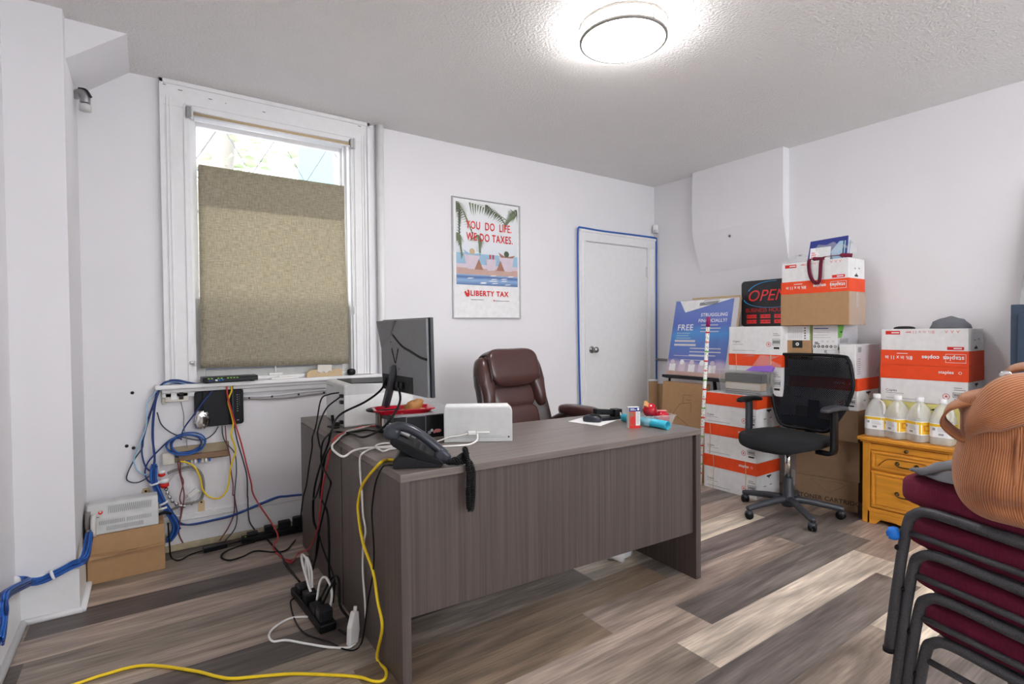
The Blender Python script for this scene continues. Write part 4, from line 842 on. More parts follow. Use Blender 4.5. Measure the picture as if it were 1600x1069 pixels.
# blue cable coil
q = MB(); rr = random.Random(11)
for k in range(5):
    c = V((.173+rr.uniform(-.012, .012), YB-.05+k*.006, .61+rr.uniform(-.008, .008))); a_, b_ = .082+rr.uniform(-.012, .014), .058+rr.uniform(-.01, .01)
    q.tube([c + V((a_*math.cos(t*PI/6), .003*math.sin(t*2+k), b_*math.sin(t*PI/6))) for t in range(12)], .0042, 'cable navy' if k % 2 else 'cable blue', n=7, sub=4, closed=True)
q.tube([(.12, YB-.025, .545), (.15, YB-.03, .538), (.21, YB-.03, .54), (.25, YB-.03, .55)], .005, 'cable navy')
single(q, 'cable_coil', 'wound coil of blue cable hanging in front of the plywood strip', 'cable coil')
for nm, z, x, lb in (('a', .462, .052, 'small white and red cap connector, upper of the two by the blue bundle'), ('b', .405, .062, 'larger white and red cap connector below its twin by the blue bundle')):
    t = thing('splice_connector', lb, 'connector', (x, YB-.05, z), 0, 'white and red splice connectors'); s = 1 if nm == 'a' else 1.45
    MB().lathe([(.017*s, .004*s), (.017*s, .018*s), (.01*s, .02*s), (0, .02*s)], (0, 0, 0), 'off white paper', n=18).build('cap', t); MB().lathe([(.008*s, -.016*s), (.017*s, -.01*s), (.017*s, .004*s)], (0, 0, 0), 'red print', n=18).build('collar', t)
for x, z, lb, s in ((-.024, .345, 'tan wooden tag on a screw above the grey telephone unit', 1), (.245, .235, 'tan wooden tag low on the wall above the blue cable run', .85)):
    t = thing('wooden_tag', lb, 'tag', (x, YB, z), 0, 'tan wooden tags')
    MB().prism([(-.022*s, -.006, -.045*s), (.022*s, -.006, -.045*s), (.020*s, -.006, .02*s), (.012*s, -.006, .038*s), (-.012*s, -.006, .038*s), (-.02*s, -.006, .02*s)], (0, .006, 0), 'tag wood').build('tag', t, bev=.001)
    MB().lathe([(.006, 0), (.005, .004), (0, .005)], (0, -.006, .022*s), 'print black', n=10, axis=(0, -1, 0)).build('screw', t)
md_ = thing('cable_filter', 'small white box in the loop of grey cable on the wall', 'filter box', (.205, YB-.04, .325))
MB().box((0, 0, 0), (.06, .022, .028), 'white plastic', R=Matrix.Rotation(-.6, 3, 'Y')).build('case', md_, bev=.003); MB().tube([(-.024, 0, -.018), (-.04, 0, -.035)], .004, 'cable white', sub=1).build('lead', md_)
q = MB(); q.tube([(.08, YB-.02, .455), (.13, YB-.022, .47), (.20, YB-.02, .47), (.245, YB-.02, .43), (.258, YB-.02, .36), (.25, YB-.02, .29), (.22, YB-.02, .265), (.16, YB-.02, .262), (.09, YB-.02, .24)], .007, 'cable grey', n=8)
q.tube([(.08, YB-.012, .4), (.12, YB-.012, .45), (.21, YB-.012, .455), (.24, YB-.012, .40), (.24, YB-.012, .30), (.19, YB-.012, .25)], .008, 'poly bag', n=8)
single(q, 'cable_loop', 'loop of thick grey cable and clear tube on the wall under the plywood strip', 'cable')
q = MB(); q.tube([(.07, YB-.05, .38), (.08, YB-.045, .34), (.10, YB-.05, .30), (.13, YB-.05, .27), (.16, YB-.04, .255)], lambda t: .008+.004*math.sin(t*40), 'chrome', n=8, sub=10)
single(q, 'foil_strip', 'twisted silver foil strip beside the blue cable bundle', 'foil')
# thermostat-like white base at the pilaster
q = MB()
for k in range(2): q.lathe([(.025, 0), (.055, 0), (.055, .02), (.025, .02), (.025, 0)], (XP+.012+.024*k, 3.42-.05*k, .30-.01*k), ['tape roll white', 'cable grey'][1-k], n=28, axis=(1, 0, .0))
single(q, 'tape_roll', 'pair of white and grey tape rolls stuck to the pilaster beside the grey telephone unit', 'tape roll')
# sill clutter
od_ = thing('ornament_piece', 'beige carved wooden piece lying at the right of the window sill', 'ornament', (.965, YB-.045, .962))
MB().prism([(-.12, 0, 0), (.11, 0, 0), (.11, 0, .05), (.02, 0, .045), (-.05, 0, .05), (-.10, 0, .045), (-.12, 0, .03)], (0, .02, 0), 'rust tan').build('base', od_, bev=.003)
MB().prism([(-.055, -.004, .035), (-.03, -.004, .022), (-.015, -.004, .035), (0, -.004, .018), (.02, -.004, .035), (.04, -.004, .03), (.04, -.004, .075), (-.05, -.004, .078)], (0, .012, 0), 'jack beige').build('crest', od_, bev=.003)
q = MB(); q.sq((0, 0, .022), (.055, .045, .044), .7, .7, 'black plastic'); single(q, 'power_adapter', 'small black adapter at the right end of the window sill', 'adapter', (1.135, YB-.045, .962))
q = MB(); q.prism([(-.07, -.02, 0), (.09, -.025, 0), (.07, .02, 0), (-.06, .02, 0)], (0, 0, .012), 'white plastic'); q.box((.0, 0, .016), (.05, .025, .012), 'white plastic'); single(q, 'plastic_bracket', 'small white plastic bracket in the middle of the window sill', 'bracket', (.70, YB-.04, .962), 0, bev=.003)

# ---------------------------------------------------------------- grey telephone unit on a cardboard box
cb = thing('cardboard_box', 'brown cardboard box on the floor in the left corner under the grey telephone unit', 'box', (-.268, 3.352, 0), math.radians(1))
q = MB(); q.bx((0, 0, 0), (.325, .20, .24), 'kraft cardboard'); q.build('body', cb, bev=.003)
q = MB(); q.prism([(.006, -.012, .13), (.32, -.010, .142), (.322, -.016, .15), (.20, -.02, .146), (.18, -.03, .152), (.012, -.02, .158)], (0, 0, .002), 'kraft cardboard')
q.add([(.006, -.02, .13), (.322, -.016, .14), (.322, -.002, .245), (.004, -.002, .238)], [(0, 1, 2, 3)], 'kraft cardboard'); q.add([(.006, -.0, .13), (.006, -.02, .13), (.004, -.002, .238)], [(0, 1, 2)], 'kraft shade'); plabel(q.build('flap', cb), 'creased front flap')
MB().bx((-.012, .0, .0), (-.002, .19, .19), 'kraft shade').build('side_flap', cb)
un = thing('telephone_unit', 'grey vented telephone switching unit standing on the cardboard box in the corner', 'telephone unit', (-.268, 3.352, .24), math.radians(1))
q = MB(); q.prism([(0, .012, 0), (0, .19, 0), (0, .19, .135), (0, .08, .142), (0, .03, .075)], (.30, 0, 0), 'grey white plastic'); q.build('case', un, bev=.008, seg=3)
q = MB()
F2 = frame((0, .0235, .048), (1, 0, 0), (0, .018, .043)); Fs = frame((0, .0315, .0765), (1, 0, 0), (0, .05, .067))
for k in range(22): q.poly(Fs, [(.085+k*.0085, .02), (.088+k*.0085, .02), (.092+k*.0085, .06), (.089+k*.0085, .06)], 'print grey', 6)
Ff = frame((0, .014, 0), (1, 0, 0), (0, .018, .075))
for k in range(30): q.rect(Ff, .05+k*.0072+(.006 if k > 14 else 0), .046, .053+k*.0072+(.006 if k > 14 else 0), .066, 'print grey', 6); 
for k in range(26): q.rect(Ff, .08+k*.006, .015, .0825+k*.006, .036, 'print grey', 6)
q.build('vents', un)
q = MB(); q.disc(Fs, .055, .03, .010, 'red print', 7); q.disc(Fs, .055, .033, .005, 'grey white plastic', 8, n=10); q.rect(Fs, .035, .006, .05, .009, 'print black', 7); plabel(q.build('badge', un), 'small red badge')
q = MB(); q.tube([(.30, .09, .03), (.33, .09, .035), (.36, .1, .02)], .008, 'black plastic', n=8); q.tube([(.30, .07, .06), (.34, .08, .065)], .006, 'cable white', n=8); q.build('plug', un)

# ---------------------------------------------------------------- cables
def cable(key, r, mt, label, name='cable', n=7):
    pts = [(min(x, .700) if key == 'yellow_desk' and z < .7 else x, y, max(z, r+.001)) for x, y, z in CB[key]]
    return single(MB().tube(pts, r, mt, n=n, sub=6), name, label, 'cable')
cable('blue_a', .005, 'cable navy', 'thick blue cable from the switch dropping beside the white and red connectors', 'network_cable')
cable('blue_b', .0055, 'cable navy', 'navy cable from the switch down behind the grey telephone unit', 'network_cable')
cable('blue_c', .0045, 'cable navy', 'navy cable bowing left from the switch to the upper white and red connector', 'network_cable')
cable('dark_loop', .0035, 'cable dark grey', 'dark cable swinging out farthest left over the wall below the sill', 'network_cable')
cable('pale', .004, 'cable pale blue', 'pale blue cable arching under the switch and down the wall', 'network_cable')
cable('grey_swag', .0035, 'cable dark grey', 'dark cable sagging in a swag beneath the black modem', 'network_cable')
cable('navy_diag', .0042, 'cable navy', 'navy cable crossing the modem diagonally', 'network_cable')
cable('coil_tail', .0042, 'cable navy', 'navy tail curving from the blue coil to the cable bundle', 'network_cable')
cable('yellow_wall', .0048, 'cable yellow', 'yellow patch cable looping from the switch past the modem to the plywood strip', 'network_cable')
cable('red_wall', .0045, 'cable red', 'red cable running from the switch down the wall to the floor', 'network_cable')
cable('black_wall', .004, 'cable dark grey', 'dark cable hanging next to the red one from the switch to the power bar', 'network_cable')
cable('brown_wall', .0032, 'cable maroon', 'thin maroon cable hanging from the modem to the floor', 'power_cable')
cable('brown_wall2', .0032, 'cable dark grey', 'thin dark cable hanging from the modem beside the yellow loop', 'power_cable')
cable('maroon_a', .0035, 'cable maroon', 'longer maroon wire hanging from the plywood terminals to the floor', 'wire')
cable('maroon_b', .0032, 'cable maroon', 'shorter maroon wire hanging from the plywood terminals', 'wire')
cable('grey_thin', .0025, 'cable grey', 'thin grey telephone wire dropping from the beige jack box', 'wire')
cable('blue_run_a', .005, 'cable blue', 'upper of two blue cables running along the baseboard toward the desk', 'network_cable')
cable('blue_run_b', .0055, 'cable navy', 'lower of two blue cables running along the baseboard toward the desk', 'network_cable')
def bundle(key, n_, r, spread, label, ties):
    base = CB[key]; t = thing('cable_bundle', label, 'cable bundle', base[0]); rr = random.Random(n_)
    for k in range(n_):
        a = 2*PI*k/n_; off = V((math.cos(a), math.sin(a)*.6, math.sin(a)))*spread*rr.uniform(.5, 1)
        pts = []
        for p in base:
            q_ = V(p)+off*rr.uniform(.8, 1.1); q_.z = max(q_.z, r+.002); pts.append(q_-V(base[0]))
        MB().tube(pts, r, 'cable blue' if k % 3 else 'cable navy', n=7, sub=6).build('strand', t)
    for i in ties:
        p = V(base[i])-V(base[0]); d = (V(base[min(i+1, len(base)-1)])-V(base[i-1])).normalized()
        MB().lathe([(spread+r+.002, -.004), (spread+r+.003, .004)], p, 'off white paper', n=16, axis=d).build('tie', t)
    return t
bundle('bundle', 8, .0055, .017, 'thick blue cable bundle curling down behind the cardboard box', (2, 4))
bundle('ledge', 10, .0042, .0155, 'tied blue cable bundle running along the pilaster ledge and down the left wall', (3, 5))
cable('k1', .004, 'cable black', 'black power cord from the printer hanging leftmost over the desk end', 'power_cable')
cable('k2', .004, 'cable black', 'black printer cord hanging second from left over the desk end', 'power_cable')
cable('k3', .0055, 'cable black', 'thick black monitor cable sweeping down past the printer', 'monitor_cable')
cable('k4', .0055, 'cable black', 'thick black cable from the monitor passing over the tray to the desk edge', 'monitor_cable')
cable('k5', .0045, 'cable black', 'black cable along the desk top and down the middle of the cord tangle', 'power_cable')
cable('red_desk', .0042, 'cable red', 'red cable from the desk top falling over the desk end to the floor', 'network_cable')
cable('white_top', .0046, 'cable white', 'white cable making a wide loop past the desk edge', 'white_cable')
cable('white_top2', .004, 'cable white', 'short white cable loop lying beside the phone', 'white_cable')
cable('white_drop', .0042, 'cable white', 'white cable hanging down the desk end to a white plug', 'white_cable')
cable('white_floor', .0048, 'cable white', 'white cable curving over the floor to the power strip', 'white_cable')
cable('yellow_desk', .0058, 'cable yellow', 'long yellow cable from the phone over the desk end and across the floor', 'network_cable', 9)
cable('black_thin', .0032, 'cable black', 'thin black cable from the phone down the desk end to the power strip', 'power_cable')
cable('strip_lead', .005, 'cable black', 'black lead between the wall power bar and the floor power strip', 'power_cable')
cable('black_loop', .0045, 'cable black', 'black cord looped on the floor before the wall power bar', 'power_cable')
cable('left_lead', .0042, 'cable black', 'black cord from behind the cardboard box to the wall power bar', 'power_cable')
wp = thing('white_plug', 'white inline plug box leaning at the foot of the desk end', 'plug', (.655, 2.10, .0), .4)
MB().prism([(-.02, -.012, .0), (.02, -.012, .0), (.03, -.012, .05), (.026, -.012, .125), (.004, -.012, .128), (-.016, -.012, .07)], (0, .026, 0), 'white plastic').build('body', wp, bev=.004); MB().tube([(.015, 0, .125), (.018, 0, .145)], .007, 'white plastic', n=10, sub=1).build('strain_relief', wp)
# power bars
def power_bar(label, a, b, plugs, w=.055):
    a, b = V(a), V(b); L = (b-a).length; t = thing('power_strip', label, 'power strip', a, math.atan2(b.y-a.y, b.x-a.x))
    MB().bx((0, -w/2, 0), (L, w/2, .036), 'black plastic').build('body', t, bev=.006)
    for i, (u, h, s) in enumerate(plugs): MB().box((u, 0, .036+h/2), (s, w*.8, h), 'dark plastic').build('adapter', t, bev=.006)
    q = MB(); q.box((.02, -w*.2, .037), (.008, .008, .004), 'green led plastic'); plabel(q.build('switch_light', t, bev=.001), 'small green light'); return t
power_bar('long black power bar on the floor along the back wall', (.44, 3.50, 0), (.80, 3.50, 0), ((.06, .02, .06), (.15, .04, .05), (.24, .05, .07), (.32, .06, .06)))
power_bar('black power strip with adapters on the floor by the desk end', (.575, 2.67, 0), (.60, 2.24, 0), ((.08, .035, .07), (.19, .045, .06), (.30, .03, .08), (.38, .05, .06)), .07)
ad = thing('power_adapter', 'black adapter block on the floor left of the wall power bar', 'adapter', (.30, 3.49, 0), .1); MB().bx((-.06, -.025, 0), (.06, .025, .028), 'black plastic').build('body', ad, bev=.004); MB().tube([(.06, 0, .014), (.1, 0, .012), (.14, .01, .01)], .004, 'cable black').build('lead', ad)
q = MB()
q.tube([(.60, 2.52, .05), (.60, 2.58, .17), (.585, 2.62, .20), (.575, 2.56, .17), (.59, 2.46, .06)], .0055, 'cable white', n=8); q.tube([(.60, 2.5, .05), (.61, 2.55, .14), (.60, 2.6, .19), (.59, 2.57, .12), (.595, 2.5, .05)], .0055, 'cable white', n=8)
q.tube([(.60, 2.42, .06), (.62, 2.44, .13), (.635, 2.40, .16), (.64, 2.33, .13), (.63, 2.32, .07), (.615, 2.36, .05)], .0055, 'cable white', n=8)
single(q, 'white_cable', 'white cable looped upright over the floor power strip', 'cable')
q = MB(); q.tube([(.60, 2.40, .06), (.66, 2.40, .15), (.67, 2.33, .17), (.66, 2.28, .08), (.69, 2.24, .02), (.66, 2.16, .01), (.63, 2.2, .02)], .0055, 'cable black', n=8); q.tube([(.6, 2.35, .06), (.64, 2.3, .18), (.66, 2.36, .14), (.67, 2.42, .03)], .005, 'cable black', n=8)
single(q, 'power_cable', 'black cords curling over the near end of the floor power strip', 'cable')
# crumpled bag under the desk
rr = random.Random(6)
single(MB().sq((0, 0, .05), (.17, .14, .12), .8, .7, 'off white paper', nu=16, nv=9, fn=lambda p: (p[0]+rr.uniform(-.012, .012), p[1]+rr.uniform(-.012, .012), max(p[2]+rr.uniform(-.01, .01), -.049))), 'crumpled_bag', 'crumpled white bag on the floor under the desk', 'bag', (2.115, 2.06, 0), .3)
# ---------------------------------------------------------------- paper cartons along the right wall
# local frame: printed front faces -x, width along y
def carton(name, label, loc, rz, w, d, h, lid, flip=False, cat='carton', red_side=False, group='copy paper cartons', straps=(), txt=True, band=None, lidtxt=True):
    t = thing(name, label, cat, loc, rz, group)
    z0, z1 = (lid, h) if flip else (0, h-lid)
    MB().bx((.003, -w/2+.003, z0 if flip else 0), (d-.003, w/2-.003, h if flip else h-.002), 'carton white').build('body', t, bev=.002)
    ld = MB(); a, b = (0, lid) if flip else (h-lid, h)
    def lp(z): return [(0, -w/2, z), (d, -w/2, z), (d, w/2, z), (0, w/2, z)]
    if lid > 0: ld.add(lp(a)+lp(b), [(0, 1, 5, 4), (1, 2, 6, 5), (2, 3, 7, 6), (3, 0, 4, 7)], 'orange red print')
    if lid > 0: ld.add(lp(a), [(3, 2, 1, 0)], 'carton white'); ld.add(lp(b), [(0, 1, 2, 3)], 'carton white')
    if lid > 0: plabel(ld.build('lid', t, bev=.0015), 'orange red lid')
    if flip: Fb = frame((.003, -w/2+.003, h), (0, 1, 0), (0, 0, -1)); Fl = frame((0, -w/2, lid), (0, 1, 0), (0, 0, -1)); Fs = frame((d, -w/2+.003, h), (-1, 0, 0), (0, 0, -1))
    else: Fb = frame((.003, w/2-.003, 0), (0, -1, 0), (0, 0, 1)); Fl = frame((0, w/2, h-lid), (0, -1, 0), (0, 0, 1)); Fs = frame((0, -w/2+.003, 0), (1, 0, 0), (0, 0, 1))
    q = MB(); hb = h-lid
    if flip:      # the upside-down cartons: mark, size and stripe at what is now the top edge
        q.rect(Fb, w-.11, .012, w-.03, .035, 'red print'); q.lines(Fb, w-.105, .02, w-.04, 1, .01, .007, 'off white paper', 2); q.lines(Fb, w-.17, .018, w-.125, 1, .01, .006, 'soft pink')
        q.text(Fb, '8\u00bd in x 11 in', w*.36, .012, .026, 'soft pink', 1); 
        for k in range(3): q.text(Fb, 'A', .04+.028*k, .01, .026, 'soft pink', 1)
        q.rect(Fb, .02, hb-.025, .10, hb-.006, 'red print'); q.lines(Fb, .03, hb-.019, .09, 1, .01, .007, 'off white paper', 2)
    else:
        q.text(Fb, 'Copies', .03, hb*.42, .022, 'print black', 1); q.lines(Fb, .03, hb*.34, w*.4, 1, .02, .003, 'print grey'); q.lines(Fb, .03, hb*.12, w*.7, 1, .02, .003, 'print grey', 1, 3)
        q.ring(Fb, w*.76, hb*.36, .015, .003, 'red print'); q.poly(Fb, [(w*.76-.008, hb*.36-.004), (w*.76, hb*.36+.01), (w*.76+.008, hb*.36-.004)], 'red print')
        q.lines(Fb, w*.84, hb*.72, w*.97, 2, .012, .005, 'print grey'); q.frame_rect(Fb, w*.83, hb*.34, w*.96, hb*.55, .002, 'print black')
        for k in range(9): q.rect(Fb, w*.845+k*.0055, hb*.39, w*.845+k*.0055+.003, hb*.5, 'print black')
        q.rect(Fb, w*.85, hb*.2, w*.95, hb*.27, 'print black')
    q.build('printing', t)
    if lidtxt:
        q = MB()
        if flip: q.text(Fl, 'staples', .02, lid*.35, lid*.38, 'off white paper', 2, bold=.0006); q.frame_rect(Fl, .012, lid*.2, .11, lid*.75, .002, 'off white paper', 2); q.text(Fl, 'copies', .14, lid*.35, lid*.34, 'off white paper', 2, bold=.001); q.text(Fl, '8\u00bd in x 11 in', w-.175, lid*.4, lid*.34, 'off white paper', 2, sx=.82, bold=.0006); q.lines(Fl, w-.15, lid*.2, w-.06, 1, .01, .004, 'off white paper', 2)
        else: q.text(Fl, 'staples', w-.145, lid*.52, lid*.3, 'off white paper', 2, bold=.0005); q.ring(Fl, w-.04, lid*.6, .006, .002, 'off white paper', 2)
        q.build('lid_lettering', t)
    q = MB(); k = hb*.62
    q.poly(Fs, [(d*.42, hb-.012), (d*.62, hb-.012), (d*.62, hb-.022), (d*.54, hb-.028), (d*.54, hb-.036), (d*.50, hb-.036), (d*.50, hb-.028), (d*.42, hb-.022)], 'print black'); q.lines(Fs, d*.3, hb*.45, d*.45, 1, .02, .008, 'print grey'); q.lines(Fs, d*.55, hb*.48, d*.7, 1, .02, .008, 'print grey')
    q.build('end_printing', t)
    for s in straps:
        u = w/2 - s*w
        MB().tube([(-.002, u, h), (-.003, u-.004, h*.6), (-.003, u+.002, .004)], .0022, 'rust tan', n=6).build('strap', t)
    return t
carton('paper_carton', 'bottom carton of the stack of three behind the black mesh chair', (3.650, 2.387, 0), 0, .452, .315, .266, .094, straps=(.2, .8))
carton('paper_carton', 'middle carton of the stack of three behind the black mesh chair', (3.656, 2.392, .2665), 0, .445, .312, .246, .088, straps=(.13,))
carton('paper_carton', 'top carton of the stack of three, under the clear bin', (3.648, 2.387, .513), 0, .452, .316, .244, .094)
carton('paper_carton', 'red-lidded carton standing behind the clear bin', (3.792, 2.268, .7575), 0, .43, .30, .303, .090, lidtxt=False, straps=(.15, .8))
carton('paper_carton', 'plain white carton without a lid in front of the open sign', (3.788, 2.268, 1.061), 0, .425, .30, .212, 0, lidtxt=False)
fl = MB(); F = frame((3.791, 2.48, .97), (0, -1, 0), (0, 0, 1))
fl.poly(F, [(.20, .004), (.26, .085), (.40, .08), (.34, .05), (.42, .02), (.42, .002)], 'tape film', 4); fl.poly(F, [(.10, .07), (.22, .088), (.21, .075)], 'tape film', 4)
o = bpy.data.objects['paper_carton.003']; q = fl.build('tape', o); q.matrix_parent_inverse = o.matrix_world.inverted() if False else Matrix.Translation(-o.location)
# upside-down cartons at the right, on a yellow box on the oak cabinet
CT = .545
yb = thing('yellow_box', 'pale yellow paper box behind the water jugs on the oak cabinet', 'box', (3.96, 1.262, CT))
MB().bx((0, -.24, 0), (.27, .22, .238), 'pale yellow card').build('body', yb, bev=.002)
F = frame((0, .22, 0), (0, -1, 0), (0, 0, 1)); q = MB()
for u in (.1, .26, .41): q.poly(F, [(u, .20), (u+.02, .21), (u+.04, .205), (u+.04, .195)], 'print black'); q.rect(F, u, .12, u+.045, .13, 'print black')
q.build('printing', yb)
carton('paper_carton', 'upright red-lidded carton behind the water jugs', (3.952, 1.262, CT+.239), 0, .456, .285, .232, .088)
carton('paper_carton', 'upside-down open carton on top of the pile behind the water jugs', (3.950, 1.26, CT+.4715), 0, .452, .283, .228, .094, flip=True)
rr = random.Random(8)
q = MB(); q.sq((0, 0, .0), (.12, .20, .11), .8, .8, 'grey fabric', nu=18, nv=10, fn=lambda p: (p[0]+rr.uniform(-.006, .006), p[1]+rr.uniform(-.006, .006), max(p[2]+.2*abs(p[1])*-1+rr.uniform(-.005, .005), -.02)))
single(q, 'grey_bag', 'crumpled grey bag showing over the top of the upside-down carton', 'bag', (4.12, 1.17, CT+.72))
single(MB().sq((0, 0, 0), (.07, .12, .03), .8, .8, 'dark plastic', nu=14, nv=8), 'grey_pouch', 'flat dark pouch peeking over the left of the upside-down carton', 'pouch', (4.08, 1.40, CT+.703))

# ---------------------------------------------------------------- brown and white boxes beside the chimney
def plainbox(name, label, loc, rz, dx, dy, dz, mt, cat='box', parts=None, group=None, side=None):
    t = thing(name, label, cat, loc, rz, group)
    MB().bx((0, -dy/2, 0), (dx, dy/2, dz), mt).build('body', t, bev=.002)
    if side: MB().bx((.002, -dy/2-.0008, .002), (dx-.002, -dy/2, dz-.002), side).build('end_panel', t)
    F = frame((0, dy/2, 0), (0, -1, 0), (0, 0, 1)); q = MB()
    if parts: parts(q, F, dy, dz); q.build('printing', t)
    return t
rzb = math.radians(12.5)
def toner(q, F, w, h):
    q.text(F, 'TONER CARTRIDGE', .03, .045, .042, 'carton ink', 1, sx=.98, bold=.001)
    for a, b in (((.10, .185), (.21, .10)), ((.21, .10), (.31, .17)), ((.10, .185), (.29, .185)), ((.31, .17), (.29, .185))):
        d = V((b[0]-a[0], b[1]-a[1])); n_ = V((-d.y, d.x)).normalized()*.001; q.poly(F, [(a[0]-n_.x, a[1]-n_.y), (b[0]-n_.x, b[1]-n_.y), (b[0]+n_.x, b[1]+n_.y), (a[0]+n_.x, a[1]+n_.y)], 'kraft shade')
plainbox('toner_carton', 'brown toner carton on the floor, lowest box behind the mesh chair', (3.897, 1.80, 0), rzb, .24, .388, .205, 'kraft dark', 'carton', toner)
plainbox('cardboard_box', 'wide plain brown box on the toner carton behind the mesh chair', (3.905, 1.80, .2055), rzb*.9, .24, .40, .281, 'kraft dark')
plainbox('cardboard_box', 'plain brown box under the red-lidded carton beside the oak cabinet', (3.872, 1.79, .487), math.radians(3), .29, .40, .212, 'kraft dark')
carton('paper_carton', 'red-lidded carton partly hidden by the mesh chair back', (3.868, 1.815, .6995), 0, .452, .33, .216, .082)
def wh(q, F, w, h):
    q.disc(F, w-.05, .105, .008, 'print black'); q.lines(F, w-.085, .14, w-.03, 1, .01, .004, 'print grey'); q.ring(F, w-.025, .065, .010, .003, 'print black')
wb_ = plainbox('white_carton', 'white printer supply carton on the red-lidded carton right of the mesh chair back', (3.842, 1.64, .916), 0, .36, .10, .226, 'carton white', 'carton', wh, side='print pale')
q = MB(); F = frame((0, -.0508, 0), (1, 0, 0), (0, 0, 1)); q.rect(F, .03, .175, .08, .21, 'print grey', 2)
for k in range(8): q.rect(F, .02+.003*(k % 2), .03+.014*k, .07, .035+.014*k, 'print grey', 2)
q.frame_rect(F, .32, .03, .335, .06, .002, 'print black', 2); q.build('end_printing', wb_)
def toner2(q, F, w, h):
    q.lines(F, .01, h-.025, w-.01, 1, .01, .006, 'navy print'); q.lines(F, .01, h-.05, w-.01, 3, .018, .002, 'print grey', 1, 4)
    for k in range(6): q.disc(F, .016+.027*k, .025, .0095, 'print black' if k < 5 else 'print grey'); q.disc(F, .016+.027*k, .025, .004, 'carton white', 2)
    q.lines(F, .015, .05, .05, 2, .01, .006, 'print black'); 
    for k in range(3): q.rect(F, .06+.035*k, .055, .075+.035*k, .065, 'print pale')
plainbox('white_carton', 'white cardboard filler box hidden behind the top of the mesh chair', (3.872, 1.892, .916), 0, .30, .392, .112, 'carton white', 'carton')
def swoosh(q, F, w, h):
    q.text(F, 'samsung', .022, h*.52, .017, 'print grey'); q.ring(F, .014, h*.6, .006, .0025, 'print black', a0=2, a1=4.8); q.rect(F, w-.012, h-.02, w-.001, h, 'print grey')
plainbox('small_white_box', 'left of the two small white boxes with grey marks under the green-striped carton', (3.873, 1.833, 1.0285), 0, .25, .090, .073, 'carton white', 'box', swoosh, 'small white boxes')
plainbox('small_white_box', 'right of the two small white boxes with grey marks under the green-striped carton', (3.873, 1.741, 1.0285), 0, .25, .090, .073, 'carton white', 'box', swoosh, 'small white boxes')
gs = plainbox('toner_box', 'white carton with green end stripe and black symbols under the big brown box', (3.872, 1.797, 1.102), 0, .30, .166, .172, 'carton white', 'carton', toner2, side='print pale')
q = MB(); F = frame((0, -.0838, 0), (1, 0, 0), (0, 0, 1)); q.poly(F, [(.0, .172), (.09, .172), (.05, .085), (.0, .085)], 'lime print', 2); q.rect(F, .0, .002, .03, .02, 'lime print', 2); q.rect(F, .03, .12, .06, .13, 'print black', 3)
for k in range(6): q.poly(F, [(.03+.02*k, .05), (.037+.02*k, .05), (.045+.02*k, .08), (.04+.02*k, .08)], 'print black', 2)
q.build('end_printing', gs)
def kr(q, F, w, h):
    q.rect(F, .004, .14, w-.012, h-.004, 'off white paper'); q.rect(F, w-.012, .14, w-.002, h, 'lime print')
    for k in range(9): q.rect(F, .02+.013*k, .15, .023+.013*k, h-.02, 'print pale', 2)
    for k in range(5): q.disc(F, w-.045, .155+.018*k, .005, 'print black', 2)
    q.rect(F, w*.32, .085, w*.68, .138, 'print black'); q.disc(F, w*.5, .112, .012, 'off white paper', 2); q.disc(F, w*.5, .112, .005, 'print black', 3)
    q.rect(F, .02, .012, .06, .02, 'print black'); q.rect(F, w-.07, .012, w-.03, .02, 'print black')
plainbox('small_kraft_box', 'small brown box with white label and black emblem left of the green-striped carton', (3.872, 1.985, 1.0285), 0, .28, .198, .246, 'kraft cardboard', 'box', kr)
bg = plainbox('cardboard_box', 'large brown box taped at the end, topped by an upside-down carton', (3.80, 1.842, 1.2755), math.radians(1), .26, .450, .222, 'kraft cardboard')
q = MB(); F = frame((0, -.225, 0), (1, 0, 0), (0, 0, 1)); q.poly(F, [(.01, .0), (.25, .002), (.25, .22), (.012, .22)], 'tape film', 1); q.poly(F, [(.10, .12), (.15, .12), (.14, .22), (.11, .22)], 'tape film', 2); q.build('tape', bg)
CB5 = carton('paper_carton', 'topmost upside-down carton holding papers with a maroon ribbon hanging out', (3.802, 1.842, 1.498), math.radians(1), .446, .255, .222, .088, flip=True)
pk = thing('wrapped_folders', 'plastic wrapped blue and white folders sticking out of the topmost carton', 'folders', (3.90, 1.79, 1.7205), math.radians(3))
rr = random.Random(12)
q = MB()
for k in range(4): q.prism([(-.02+.022*k, -.12, 0), (-.02+.022*k, .13, 0), (.01+.022*k, .12, .150-.012*k), (.01+.022*k, -.12, .160-.012*k)], (.008, 0, 0), ['navy print', 'off white paper', 'sea print', 'off white paper'][k])
q.build('folders', pk)
Fp = frame((-.021, .13, .0), (0, -1, 0), (.03, 0, .15)); q = MB(); q.rect(Fp, .015, .0, .15, .10, 'off white paper', 3); q.poly(Fp, [(.17, .0), (.24, .0), (.24, .13), (.20, .13), (.15, .06)], 'sea print', 3); q.rect(Fp, .225, .0, .232, .13, 'print black', 4); q.lines(Fp, .025, .06, .06, 3, .015, .008, 'soft pink', 4); q.build('cover_print', pk)
q = MB(); q.sq((.045, -.02, .055), (.13, .27, .15), .7, .7, 'poly bag', nu=24, nv=12, fn=lambda p: (p[0]+rr.uniform(-.008, .008), p[1]+rr.uniform(-.008, .008), max(p[2]+rr.uniform(-.01, .01), -.06))); q.sq((.0, .19, .025), (.11, .14, .07), .8, .8, 'poly bag', nu=16, nv=10, fn=lambda p: (p[0]+rr.uniform(-.008, .008), p[1]+rr.uniform(-.008, .008), max(p[2]+rr.uniform(-.006, .006), -.022))); plabel(q.build('plastic_wrap', pk), 'loose clear plastic wrap')
